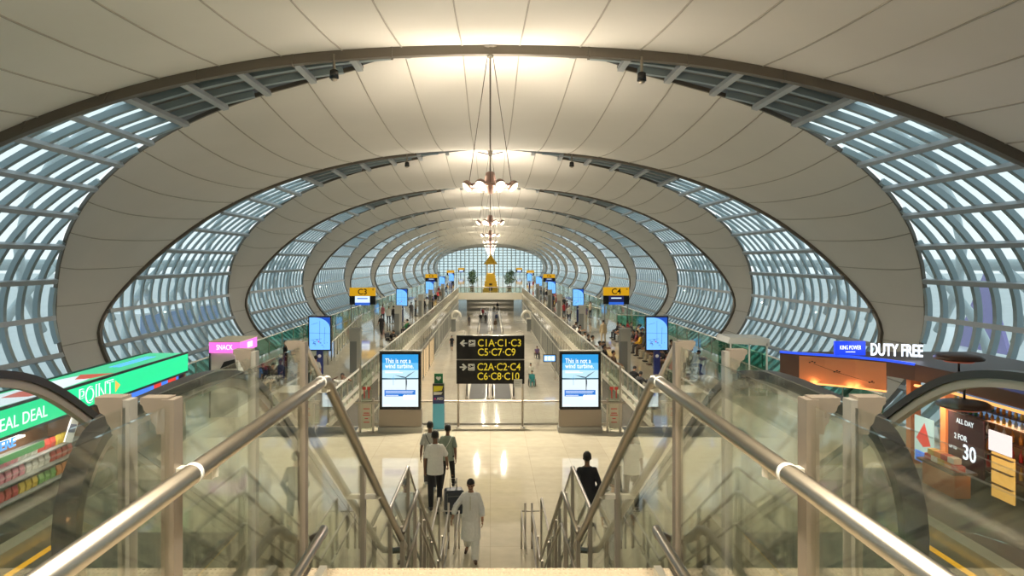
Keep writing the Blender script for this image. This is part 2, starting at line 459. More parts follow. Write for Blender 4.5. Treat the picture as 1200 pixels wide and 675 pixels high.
for j in range(10): b.bx((-22, YE+.0, 1.3+j*1.15-.11), (22, YE+.2, 1.3+j*1.15+.11))
b.build('window_frame', M_MULL, endw)
# back end behind the camera
b = MB(); b.bx((-24, D(0)-P-.6, -1), (24, D(0)-P-.3, 15)); struct(b.build('wall_back', M_SLAB))
# lower level partitions
for side, nm in ((-1, 'wall_lower_left'), (1, 'wall_lower_right')):
    b = MB(); rw = random.Random(3+side); y = 27.0
    while y < 139:
        y2 = min(139, y+rw.choice((.5, .8, 1.2, 1.6))); b.slot(rw.choice((0, 0, 2, 2, 3))); b.bx((side*XV, y, LOWZ), (side*(XV+.12), y2, -.1)); y = y2
    b.slot(1); y = 27.5
    while y < 139: b.bx((side*(XV-.03), y-.05, LOWZ), (side*XV, y+.05, -.5)); y += 2.1
    b.bx((side*(XV-.08), 27, LOWZ+2.5), (side*XV, 139, LOWZ+2.62)); b.bx((side*(XV-.1), 27, LOWZ), (side*XV, 139, LOWZ+.25))
    struct(b.build(nm, [M_WALLG, M_MULL2, M_WALLG2, M_WALLG3]))
    b = MB(); b.bx((side*(XV-.06), 27.0, LOWZ), (side*(XV-.03), 39.0, -.10)); struct(b.build('trim_void_cladding', M_BLK))
    b = MB(); b.bx((side*(XV-.07), 27, -.12), (side*(XV+.02), 139, .06)); b.bx((side*(XV-.05), 39, -.36), (side*(XV+.02), 139, -.12)); struct(b.build('trim_slab_edge', M_SLAB))
M_WARM = glow('warm_shopfront', (250, 214, 160), 1.0)
door_n = 0
for i, y in enumerate((52, 58.5, 65, 71.5)):
    door_n += 1
    b = MB(); b.bx((-XV+.08, y, LOWZ), (-XV+.12, y+4.8, LOWZ+2.5)); o = struct(b.build('door_%d' % door_n, M_WARM))
    b = MB()
    for j in range(5): b.bx((-XV+.1, y+j*1.2-.05, LOWZ), (-XV+.18, y+j*1.2+.05, LOWZ+2.55))
    b.bx((-XV+.1, y, LOWZ+2.45), (-XV+.2, y+4.8, LOWZ+2.62)); b.build('door_frame', M_RIMT, o)
b = MB(); b.bx((-6.3, 26.8, LOWZ), (6.3, 27.0, -1.2)); struct(b.build('wall_lower_front', M_SLAB))
b = MB(); b.bx((-6.3, 199, LOWZ), (6.3, 199.3, -1.2)); struct(b.build('wall_lower_back', M_SLAB))
b = MB(); b.bx((-XV, 138.8, -1.22), (XV, 139.02, .1)); struct(b.build('trim_bridge_edge', M_SLAB))
for px_, x0 in ((-8.0, 0), (8.0, 0)):
    b = MB(); sg = -1 if px_ < 0 else 1; b.bx((sg*4.75, 25.3, .0), (sg*6.9, 26.8, .012)); struct(b.build('trim_dark_mat', M_DARK))
# ================================================================== PENDANT LAMPS
M_COP = mat('copper_housing', (.30, .20, .17), .4, .5)
M_LENS = mat('lamp_lens', (.8, .75, .6), .3, emit=(1, .90, .66), es=2.4)
M_WIRE = mat('steel_cable', (.12, .10, .08), .4, .6)
def make_pendant(loc, zt):
    r = thing('pendant_light', 'x', 'pendant light', loc)
    zt -= loc[2]
    h = MB(); h.lathe([(.05, .55), (.16, .5), (.2, .3), (.24, .1), (.24, -.12), (.14, -.25), (.04, -.28)], (0, 0, 0), 16); h.build('hub', M_COP, r, True, False)
    h = MB(); h.tube([(.78*math.cos(2*PI*i/32), .78*math.sin(2*PI*i/32), .02) for i in range(32)], .045, 8, True)
    for i in range(8):
        a = PI/8+2*PI*i/8; h.tube([(.2*math.cos(a), .2*math.sin(a), .02), (.78*math.cos(a), .78*math.sin(a), .02)], .03, 6)
    h.build('ring', M_COP, r, True, False)
    lm = None
    for i in range(8):
        a = PI/8+2*PI*i/8
        if lm is None:
            h = MB(); h.lathe([(.06, .26), (.15, .22), (.20, .10), (.21, .0), (.18, -.03)], (0, 0, 0), 14); hm = h.mesh('lamp_head', smooth=True); hm.materials.append(M_COP)
            h = MB(); h.lathe([(.185, -.01), (.18, -.04), (.13, -.08), (.05, -.10)], (0, 0, 0), 14); lm = h.mesh('lens', smooth=True); lm.materials.append(M_LENS)
        o = bpy.data.objects.new('lamp_head', hm); COL.objects.link(o); o.parent = r
        o.location = (.92*math.cos(a), .92*math.sin(a), -.02); o.rotation_euler = (0, -.75, a); o.scale = (.95, .95, .7)
        q = bpy.data.objects.new('lens', lm); COL.objects.link(q); q.parent = o
    for i in range(4):
        a = PI/4*0+PI/2*i; h = MB(); h.tube([(.78*math.cos(a), .78*math.sin(a), .05), (.06*math.cos(a), .06*math.sin(a), zt)], .014, 6); h.build('cable', M_WIRE, r, False, False)
    h = MB(); h.tube([(0, 0, .5), (0, 0, zt)], .03, 8); h.build('rod', M_WIRE, r, False, False)
    h = MB(); h.lathe([(.05, -.35), (.12, -.3), (.16, 0), (.3, .05)], (0, 0, zt), 12); h.tube([(-.9, 0, zt-.02), (-.25, 0, zt-.16), (.25, 0, zt-.16), (.9, 0, zt-.02)], .04, 6); h.build('ceiling_mount', M_RIM, r, False, False)
    return r
ords = ['nearest', 'second', 'third', 'fourth', 'fifth', 'sixth', 'seventh', 'eighth', 'ninth', 'tenth', 'eleventh', 'twelfth']
pz = CAMZ+2.73; ztop = CAMZ+7.75
pr = make_pendant((0, D(1), pz), ztop); pr['group'] = 'pendant lights along the crown of the hall'
pr['label'] = 'large copper pendant light with eight lit lamps, nearest of the row down the hall'
for k in range(2, NB):
    dup(pr, (0, D(k), pz), 0, 'copper pendant light with lit lamps, %s from the viewer in the row down the hall' % ords[k-1])
for k in range(0, NB):
    if k in (10, 11): pass
    y = D(k)
    wc = (1, .88, .70)
    for tl in (-.72, .72): light('pendant_up', 'SPOT', (0, y, pz+.35), LAMP_UP*(.95 if k == 0 else 1), (1, .81, .54) if k == 0 else (1, .86, .68), (PI+tl, 0, 0), .3, math.radians(120), .7)
    for xx in (-.9, .9): light('pendant_down', 'SPOT', (xx, y, pz-.35), LAMP_DOWN*(.28 if k == 0 else 1), (1, .90, .72), (0, 0, 0), .10, math.radians(140), .5)
    for xx in (-.95, .95): light('pendant_spill', 'POINT', (xx, y, pz-.4), LAMP_ALL*(.1 if k == 0 else .5), wc, None, .1)
for y in (148, 165, 182):
    for x in (-3, 3):
        b = MB(); b.bx((x-1.2, y-.6, -1.26), (x+1.2, y+.6, -1.2)); o = struct(b.build('trim_ceiling_light', glow('ceiling_panel_light', (255, 244, 225), 1.5)))
    light('lower_ceiling_light', 'AREA', (0, y, -1.3), 260, (1, .94, .82), (0, 0, 0), 4)
# ================================================================== STAIR BALUSTRADES AND ESCALATORS (foreground)
def hz(h): return CAMZ-h
XA, XB, XR = 1.05, 1.25, .91
def topA(y):   # depth below the eye of the upper glass edge
    pts = [(0, .45), (4.16, .45), (7.55, 2.58), (9.45, 2.62), (13.0, 4.85), (15.3, 4.85)]
    for (a, p), (c, q) in zip(pts, pts[1:]):
        if y <= c: return p+(q-p)*(y-a)/(c-a)
    return pts[-1][1]
def floor_h(y):
    if y < 4.13: return 1.72
    if y < yl: return 1.72+(y-4.13)/(yl-4.13)*(3.79-1.72)
    if y < 8.95: return 3.79
    if y < 12.6: return 3.79+(y-8.95)/(12.6-8.95)*2.21
    return 6.0
M_EDGE = mat('glass_edge', (.10, .22, .18), .2)
def pane(x, y0, y1, top, bot, t=.012, n=1, edge=True):
    b = MB(); ys = [y0+(y1-y0)*i/n for i in range(n+1)]
    prof = [(y, hz(top(y))) for y in ys]+[(y, hz(bot(y))) for y in reversed(ys)]
    b.prism(prof, 0, x-t/2, x+t/2)
    return b
def balustrade(s):
    side = 'left' if s < 0 else 'right'
    r = thing('stair_balustrade', 'glass balustrade with fat steel handrail on the %s side of the central stair' % side, 'balustrade', (s*XA, 2.0, UPZ), 0)
    posts = [2.45, 4.16, 6.1, 7.75, 9.45, 11.2, 13.0, 15.2]
    ys = [.5]+posts
    for a, c in zip(ys, ys[1:]):
        pane(s*XA, a+.03, c-.03, lambda y: topA(y)+.02, lambda y: floor_h(y)+(-.06 if y < 4.2 else -.05)).build('glass_panel', M_RG, r)
    for i, y in enumerate(posts):
        b = MB(); w = .042 if i < 2 else .05
        b.bx((s*XA-w/2, y-.035, hz(floor_h(y)+.1)), (s*XA+w/2, y+.035, hz(topA(y)+.002)))
        b.bx((s*XA-w/2-.006, y-.05, hz(floor_h(y)+.02)), (s*XA+w/2+.006, y+.05, hz(floor_h(y))))
        b.build('post', M_POST if i < 2 else M_STEEL2, r)
        if i < 2:   # stepped cap reaching outwards
            b = MB(); y0 = y
            pr = [(0, .004), (.092, .004), (.092, -.016), (.084, -.022), (.078, -.04), (.060, -.05), (.054, -.075), (.042, -.09), (.038, -.115), (0, -.115)]
            b.prism([(s*(XA+px_), hz(.45)+pz_) for px_, pz_ in pr], 1, y-.03, y+.03); b.build('post_cap', M_POST, r)
        ry = y
        hr = rail_h(ry)
        if i < 3:
            b = MB(); b.bx((s*XR, y-.022, hz(hr+.065)), (s*XA, y+.022, hz(hr+.03))); b.tube([(s*XR, y, hz(hr+.06)), (s*XR, y, hz(hr))], .014, 8); b.build('rail_arm', M_PALE, r)
    # sloping edge rail beyond the landing glass
    b = MB(); b.tube([(s*XA, y, hz(topA(y))) for y in (4.2, 7.55, 9.45, 13.0, 15.2)], .018, 8); b.build('edge_rail', M_STEEL2, r, True)
    b = MB(); b.tube([(s*XR, .25, hz(.65)), (s*XR, 4.06, hz(.65)), (s*XR, 4.12, hz(.663)), (s*XR, 4.18, hz(.70)), (s*XR, 7.90, hz(3.03)), (s*(XR+.03), 7.98, hz(3.10)), (s*XA, 8.0, hz(3.12))], .031, 18)
    b.build('handrail', M_STEEL, r, True)
    for y in (2.27, 3.98):
        b = MB(); b.tube([(s*XR, y-.012, hz(.65)), (s*XR, y+.012, hz(.65))], .0325, 18); b.build('rail_joint', M_WHITE, r, True)
    b = MB(); b.tube([(s*XR, .3, hz(1.475)), (s*XR, 4.05, hz(1.475)), (s*(XR+.015), 4.12, hz(1.49)), (s*(XR+.03), 4.15, hz(1.53)), (s*(XR+.09), 4.16, hz(1.56))], .025, 14); b.build('low_rail', M_STEEL, r, True)
    b = MB(); b.bx((s*XR-.02, 3.6, hz(1.72)), (s*XR+.02, 4.05, hz(1.66))); b.build('kick_plate', M_PALE, r)
    return r
def rail_h(y):
    return .65 if y < 4.13 else .65+(y-4.13)*.627
BAL = {s: balustrade(s) for s in (-1, 1)}
# landing and lower-flight rails
def lower_rails(s):
    side = 'left' if s < 0 else 'right'
    r = BAL[s]; X = .87
    path = [(7.43, 2.71), (8.85, 2.75), (8.95, 2.79), (12.9, 5.20), (13.0, 5.22), (15.3, 5.22)]
    b = MB(); b.tube([(s*X, y, hz(h)) for y, h in path]+[(s*X, 15.36, hz(5.3)), (s*X, 15.36, hz(5.92))], .022, 12); b.build('guard_rail', M_STEEL, r, True)
    b = MB(); b.tube([(s*(X-.02), y, hz(h+.38)) for y, h in path], .016, 10); b.build('low_guard_rail', M_STEEL, r, True)
    def rh(y):
        for (a, p), (c, q) in zip(path, path[1:]):
            if a <= y <= c: return p+(q-p)*(y-a)/(c-a)
        return path[-1][1]
    for y in (7.6, 8.9, 10.2, 11.5, 12.9, 14.1):
        b = MB(); b.bx((s*(X+.03)-.02, y-.03, hz(floor_h(y)+.03)), (s*(X+.03)+.02, y+.03, hz(rh(y)-.0))); b.build('post', M_STEEL2, r)
    for x in (X, X-.14):
        b = MB(); b.tube([(s*x, 15.5, hz(6.0)), (s*x, 15.5, hz(5.05))], .022, 10); b.build('gate_post', M_STEEL2, r, True)
    b = MB(); b.tube([(s*(X+.16), 15.5, hz(5.22)), (s*(X-.22), 15.5, hz(5.22))], .014, 8); b.tube([(s*(X-.22), 15.5, hz(5.22)), (s*(X-.22), 13.2, hz(5.2))], .016, 8); b.tube([(s*(X-.22), 15.5, hz(5.22)), (s*(X-.22), 15.5, hz(6.0))], .016, 8); b.build('gate_bar', M_STEEL2, r, True)
for s in (-1, 1): lower_rails(s)
# second glass screen, between balustrade and escalator
def side_screen(s):
    side = 'left' if s < 0 else 'right'
    r = thing('glass_screen', 'low greenish glass screen between the central stair and the %s escalator' % side, 'glass screen', (s*XB, 2.0, UPZ), 0)
    for a, c in ((.5, 2.53), (2.59, 3.9)):
        pane(s*XB, a, c, lambda y: .50, lambda y: 1.66).build('glass_panel', M_RG2, r)
    for y in (2.56, 3.92):
        b = MB(); b.bx((s*XB-.02, y-.03, hz(1.72)), (s*XB+.02, y+.03, hz(.475))); b.build('post', M_GREY, r)
        b = MB(); pr = [(0, -.014), (.095, -.014), (.095, -.036), (.085, -.042), (.077, -.066), (.06, -.074), (.052, -.10), (.04, -.115), (.036, -.14), (0, -.14)]
        b.prism([(s*(XB+.003+px_*.98), hz(.45)+pz_) for px_, pz_ in pr], 1, y-.035, y+.035); b.build('post_cap', M_POST, r)
for s in (-1, 1): side_screen(s)
# escalators
M_STEP = mat('escalator_step', (.10, .105, .105), .5, .6)
M_YEL = mat('yellow_line', (.75, .42, .02), .5)
M_SKIRT = mat('escalator_skirt', (.42, .40, .30), .3, .7)
M_EG = glass('escalator_glass', (.94, .975, .965), 1.15)
HR = [(2.9, .60), (3.6, .58), (3.85, .59), (4.2, .625), (4.56, .735), (4.8, .87), (5.04, 1.03), (11.2, 4.75), (11.55, 4.92), (11.9, 5.02), (12.3, 5.06), (13.4, 5.06)]
def hr_h(y):
    return sum(hr_raw(y+d) for d in (-.3, -.2, -.1, 0, .1, .2, .3))/7
def hr_raw(y):
    if y <= HR[0][0]: return HR[0][1]
    for (a, p), (c, q) in zip(HR, HR[1:]):
        if y <= c: return p+(q-p)*(y-a)/(c-a)
    return HR[-1][1]
def st_h(y): return min(6.0, max(1.72, 1.72+(y-4.75)*.604))
def escalator(s):
    side = 'left' if s < 0 else 'right'
    r = thing('escalator', 'escalator with black handrails going down on the %s of the central stair' % side, 'escalator', (s*2.1, 3.0, UPZ), 0)
    X0, X1 = 1.45, 2.75; R_ = .36
    for X in (X0, X1):
        # glass between handrail and skirt
        ys = [2.545+.355*(1-math.cos(PI/2*i/8)) for i in range(9)]+[3.2+.25*i for i in range(41)]+[13.4+.355*math.sin(PI/2*i/8) for i in range(1, 9)]
        top, bot = [], []
        for y in ys:
            if y < 2.9: d = math.sqrt(max(1e-5, .355**2-(2.9-y)**2)); c = hr_h(2.9)+R_; t, w = c-d, c+d
            elif y > 13.4: d = math.sqrt(max(1e-5, .355**2-(y-13.4)**2)); c = hr_h(13.4)+R_; t, w = c-d, c+d
            else: t, w = hr_h(y)+.02, max(min(hr_h(y)+.9, st_h(y)+.02), hr_h(y)+.74)
            top.append(t); bot.append(w)
        g = MB(); vs = []
        for y, t, w in zip(ys, top, bot):
            vs += [(s*X-.006, y, hz(t)), (s*X-.006, y, hz(w)), (s*X+.006, y, hz(t)), (s*X+.006, y, hz(w))]
        n = len(ys); g.add(vs, [f for i in range(n-1) for f in ((i*4, i*4+1, i*4+5, i*4+4), (i*4+2, i*4+6, i*4+7, i*4+3), (i*4, i*4+4, i*4+6, i*4+2), (i*4+1, i*4+3, i*4+7, i*4+5))])
        bal = g.build('balustrade_glass', M_EG, r)
        pts = [(s*X, 2.9-R_*math.sin(a), hz(hr_h(2.9)+R_-R_*math.cos(a))) for a in [PI*.98*(1-i/12) for i in range(12)]]
        pts += [(s*X, y, hz(hr_h(y))) for y in [2.9, 3.2, 3.4]+[3.5+.09*i for i in range(22)]+[6, 7.5, 9, 10.5]+[10.8+.12*i for i in range(16)]+[13.0, 13.4]]
        pts += [(s*X, 13.4+R_*math.sin(a), hz(hr_h(13.4)+R_-R_*math.cos(a))) for a in [PI*.98*i/12 for i in range(1, 13)]]
        h = MB(); up = []
        for i in range(len(pts)):
            a, c = Vector(pts[max(0, i-1)]), Vector(pts[min(len(pts)-1, i+1)]); t = (c-a).normalized(); up.append((Vector((1, 0, 0)), Vector((1, 0, 0)).cross(t)))
        h.sweep(pts, up, .082, .045); h.build('handrail', M_BLACK, bal)
        h = MB(); pt2 = [(p[0], p[1], p[2]) for p in pts[8:-8]]; h.sweep([Vector(p)-u[1]*(.045 if (Vector((0, 0, 1)).dot(u[1]) > 0) else -.045) for p, u in zip(pt2, up[8:-8])], up[8:-8], .05, .05); h.build('handrail_guide', M_STEEL2, bal)
        sk = MB(); ys2 = [2.6, 4.4, 4.75, 11.6, 11.9, 13.7]
        sk.prism([(y, hz(st_h(y)-.10)) for y in ys2]+[(y, hz(min(6.0, st_h(y)+.16))) for y in reversed(ys2)], 0, s*X-.05, s*X+.05)
        sk.build('skirt_panel', M_SKIRT, r)
    t = MB(); t.prism([(3.3, hz(1.80)), (4.75, hz(1.85)), (11.6, hz(5.98)), (13.6, hz(5.99)), (13.6, hz(6.0)), (11.0, hz(6.0)), (4.6, hz(2.75)), (3.3, hz(2.6))], 0, s*(X0+.02), s*(X1-.02)); t.build('truss', M_GREY, r)
    c = MB(); c.bx((s*(X0+.1), 2.4, UPZ), (s*(X1-.1), 3.6, UPZ+.012)); c.build('comb_plate', M_STEEL2, r)
    c = MB(); c.bx((s*(X0+.1), 3.6, UPZ-.05), (s*(X1-.1), 4.7, UPZ+.004)); c.slot(1)
    for x in (X0+.12, X1-.12): c.bx((s*x-.022, 3.6, UPZ), (s*x+.022, 4.7, UPZ+.007))
    c.build('flat_steps', [M_STEP, M_YEL], r)
    y = 4.75; first = None
    while y < 11.5:
        h = st_h(y+.33)
        if first is None:
            c = MB(); c.box((0, .17, -.09), (X1-X0-.2, .36, .18)); 
            for j in range(24): c.box(((j-11.5)*.045, .17, .004), (.02, .34, .012))
            c.slot(1); 
            for x in (-1, 1): c.box((x*(X1-X0-.24)/2, .17, .006), (.04, .34, .014))
            c.box((0, .01, .006), (X1-X0-.2, .03, .014))
            me = c.mesh('step'); me.materials.append(M_STEP); me.materials.append(M_YEL); first = me
        o = bpy.data.objects.new('step', first); COL.objects.link(o); o.parent = r; o.location = Vector((s*2.1, y, hz(h)))-Vector(r.location)
        y += .34
for s in (-1, 1): escalator(s)
# ================================================================== VOID RAILINGS AND FRONT GLASS
def void_rail(s):
    side = 'left' if s < 0 else 'right'
    r = thing('void_railing', 'long glass railing with cream top rail along the %s edge of the floor opening' % side, 'railing', (s*XV, 27, 0), 0)
    b = MB(); b.tube([(s*XV, 27.2, 1.1), (s*XV, 139, 1.1)], .045, 8); b.build('top_rail', M_PALE, r)
    b = MB(); b.bx((s*XV-.008, 27.2, .06), (s*XV+.008, 139, 1.05)); b.build('glass', M_FG, r)
    b = MB(); b.bx((s*(XV-.05)-.03, 27.2, .3), (s*(XV-.05)+.03, 37.5, .42)); b.build('lower_rail', M_PALE, r)
    me = None
    for i in range(93):
        if me is None:
            c = MB(); c.box((0, 0, .55), (.07, .06, 1.1)); c.box((0, 0, .02), (.12, .1, .04)); me = c.mesh('post'); me.materials.append(M_STEEL2)
        o = bpy.data.objects.new('post', me); COL.objects.link(o); o.parent = r; o.location = (0, .3+i*1.2, 0)
for s in (-1, 1): void_rail(s)
r = thing('glass_barrier', 'waist high glass barrier with steel posts across the near edge of the floor opening', 'barrier', (0, 26.95, 0), 0)
b = MB(); b.tube([(-4.75, 26.9, .92), (4.75, 26.9, .92)], .035, 10); b.build('top_rail', M_STEEL2, r)
b = MB(); b.bx((-4.75, 26.86, .06), (4.75, 26.94, .14)); b.build('bottom_rail', M_GREY, r)
xs = [-4.75, -3.05, -1.17, 1.17, 3.05, 4.75]
for a, c in zip(xs, xs[1:]):
    b = MB(); b.bx((a+.04, 26.895, .14), (c-.04, 26.905, .88)); b.build('glass_panel', M_RG, r)
for x in xs:
    b = MB(); b.bx((x-.03, 26.87, 0), (x+.03, 26.93, .92)); b.build('post', M_STEEL2, r)
r = thing('bridge_railing', 'glass railing along the edge of the bridge below the golden pavilion', 'railing', (0, 139.1, 0), 0)
b = MB(); b.tube([(-XV, 139.1, 1.1), (XV, 139.1, 1.1)], .06, 8); b.build('top_rail', M_GREY, r)
b = MB(); b.bx((-XV, 139.09, .05), (XV, 139.11, 1.06)); b.build('glass', M_FG, r)
for i in range(9):
    b = MB(); b.bx((-XV+i*XV/4-.04, 139.06, 0), (-XV+i*XV/4+.04, 139.14, 1.1)); b.build('post', M_STEEL2, r)
# stub gates with red notices either side of the totems
M_RED = mat('red_sticker', (.55, .05, .04), .5); M_NOTE = mat('notice_panel', (.55, .53, .42), .5)
for s in (-1, 1):
    side = 'left' if s < 0 else 'right'
    r = thing('barrier_gate', 'tall framed glass gate with red notices beside the %s advertising totem' % side, 'gate', (s*4.35, 26.0, 0), 0)
    for x in (4.1, 4.55):
        b = MB(); b.bx((s*x-.035, 25.97, 0), (s*x+.035, 26.03, 2.35 if x > 4.3 else 1.2)); b.build('post', M_STEEL2, r)
    b = MB(); b.bx((s*4.14, 25.995, .1), (s*4.52, 26.005, 2.2)); b.build('glass_panel', M_FG, r)
    b = MB(); b.bx((s*4.16, 25.97, .15), (s*4.50, 25.985, 1.0)); pn = b.build('notice', M_NOTE, r)
    b = MB()
    for zz, ww in ((.35, .2), (.48, .12), (.6, .26), (.67, .2), (.82, .22)): b.bx((s*4.33-ww/2, 25.96, zz), (s*4.33+ww/2, 25.968, zz+.03))
    b.build('notice_print', M_RED, pn)
    b = MB()
    for x in (4.25, 4.41): b.bx((s*x-.06, 25.975, 1.50), (s*x+.06, 25.985, 1.60)); b.bx((s*x-.02, 25.975, 1.2), (s*x+.02, 25.985, 1.5))
    b.build('sticker', M_RED, r)
    b = MB(); b.tube([(s*4.75, 25.9, 1.05), (s*3.9, 25.9, 1.05)], .03, 8); b.build('bar', M_STEEL2, r)
for s in (-1, 1):
    side = 'left' if s < 0 else 'right'
    r = thing('edge_railing', 'long greenish glass railing along the outer %s edge of the concourse floor by the glazing' % side, 'railing', (s*14.4, 27, 0), 0)
    b = MB(); b.tube([(s*14.4, 27.2, 1.1), (s*14.4, 300, 1.1)], .04, 8); b.build('top_rail', M_PALE, r)
    b = MB(); b.bx((s*14.4-.008, 27.2, .06), (s*14.4+.008, 300, 1.05)); b.build('glass', glass('teal_glass', (.50, .78, .70), 1.2), r)
    c = MB(); c.box((0, 0, .55), (.06, .05, 1.1)); c.box((0, 0, .02), (.12, .1, .04)); me = c.mesh('post'); me.materials.append(M_STEEL2)
    for i in range(90):
        o = bpy.data.objects.new('post', me); COL.objects.link(o); o.parent = r; o.location = (0, .3+i*3.0, 0)
numo = ['nearest', 'second nearest', 'third', 'fourth', 'farthest']
# ================================================================== SIGNS, SCREENS, FURNITURE
M_TW = glow('white_print', (240, 244, 246), .9)
M_YT = glow('yellow_print', (205, 180, 40), .75)
M_WT = mat('white_letter', (.72, .72, .70), .5)
def flat(name, pts, y, m, parent, t=.003):
    """flat shape facing the viewer: polygon in x,z at depth y"""
    b = MB(); b.prism(pts, 1, y-t, y); return b.build(name, m, parent)
def rect(x0, x1, z0, z1): return [(x0, z0), (x1, z0), (x1, z1), (x0, z1)]
# ---- direction sign
r = thing('direction_sign', 'black gate direction sign with yellow gate numbers and white arrows on two posts', 'sign', (0, 26.6, 0))
ys = 26.6; p0 = at(535, 393, ys); p1 = at(614.5, 449.5, ys); pm = at(0, 421.2, ys).z
b = MB(); b.bx((p0.x, ys-.06, pm+.02), (p1.x, ys+.06, p0.z)); up = b.build('sign_panel', M_BLK, r)
b = MB(); b.bx((p0.x, ys-.06, p1.z), (p1.x, ys+.06, pm-.02)); lo_ = b.build('sign_panel', M_BLK, r)
b = MB(); b.bx((p0.x, ys-.05, pm-.02), (p1.x, ys+.05, pm+.02)); b.build('divider', M_GREY, r)
for px_ in (537, 612.5):
    q = at(px_, 450, ys); b = MB(); b.tube([(q.x, ys+.09, 0), (q.x, ys+.09, p0.z-.1)], .04, 10); b.lathe([(.09, 0), (.09, .03), (.045, .05)], (q.x, ys+.09, 0), 12); b.build('post', M_STEEL2, r, True)
for px_, sg in ((541, 1), (609, 1)):
    q = at(px_, 392, ys); b = MB(); b.tube([(q.x+.12, ys, q.z-.05)]+[(q.x+.12*math.cos(a), ys, q.z+.05+.07*math.sin(a)) for a in [PI*i/8 for i in range(9)]], .012, 6); b.build('lamp_arm', M_STEEL2, r, True)
def sign_rows(par, rows, arrow, py0, py1):
    for (s_, px_, py_, w_) in rows:
        q = at(px_, py_, ys); text('lettering', s_, .37, (q.x, ys-.065, q.z), '-y', M_YT, par, 'LEFT', .004, fit=w_*ys/F)
    q = at(arrow[0], arrow[1], ys); d = arrow[2]
    b = MB(); b.prism([(q.x+d*u, q.z+v) for u, v in ((.14, 0), (.0, .13), (-.05, .09), (.02, .025), (-.13, .025), (-.13, -.025), (.02, -.025), (-.05, -.09), (.0, -.13))], 1, ys-.068, ys-.06); b.build('arrow', M_WT, par)
    q = at(arrow[3], arrow[1], ys); b = MB(); b.prism([(q.x-.12+.02, q.z-.12), (q.x+.1, q.z-.12), (q.x+.12, q.z-.1), (q.x+.12, q.z+.1), (q.x+.1, q.z+.12), (q.x-.1, q.z+.12), (q.x-.12, q.z+.1), (q.x-.12, q.z-.1)], 1, ys-.066, ys-.06)
    ic = b.build('departure_symbol', M_WT, par)
    b = MB(); b.prism([(q.x+u, q.z+v) for u, v in ((-.10, .035), (-.085, .04), (-.06, .01), (-.02, .02), (-.05, .07), (-.02, .075), (.03, .035), (.08, .055), (.10, .045), (.09, .03), (-.05, -.02), (-.08, -.005))], 1, ys-.069, ys-.066); b.bx((q.x-.08, ys-.069, q.z-.09), (q.x+.08, ys-.066, q.z-.075)); b.build('plane_symbol', M_BLK, ic)
sign_rows(up, [('C1A\u00b7C1\u00b7C3', 559.5, 402, 50.5), ('C5\u00b7C7\u00b7C9', 559.5, 412.8, 44)], (543.5, 402, -1, 553.2), 0, 0)
sign_rows(lo_, [('C2A\u00b7C2\u00b7C4', 559, 430, 50.5), ('C6\u00b7C8\u00b7C10', 559, 441, 49)], (543, 430, 1, 552.5), 0, 0)
q = at(607, 448.5, ys); b = MB(); b.bx((q.x-.15, ys-.075, q.z-.16), (q.x+.15, ys-.068, q.z+.14)); n = b.build('paper_notice', M_WT, r)
b = MB()
for j in range(3): b.bx((q.x-.11, ys-.078, q.z-.08+j*.06), (q.x+.10-.05*(j % 2), ys-.075, q.z-.07+j*.06))
b.build('notice_print', M_GREY, n)
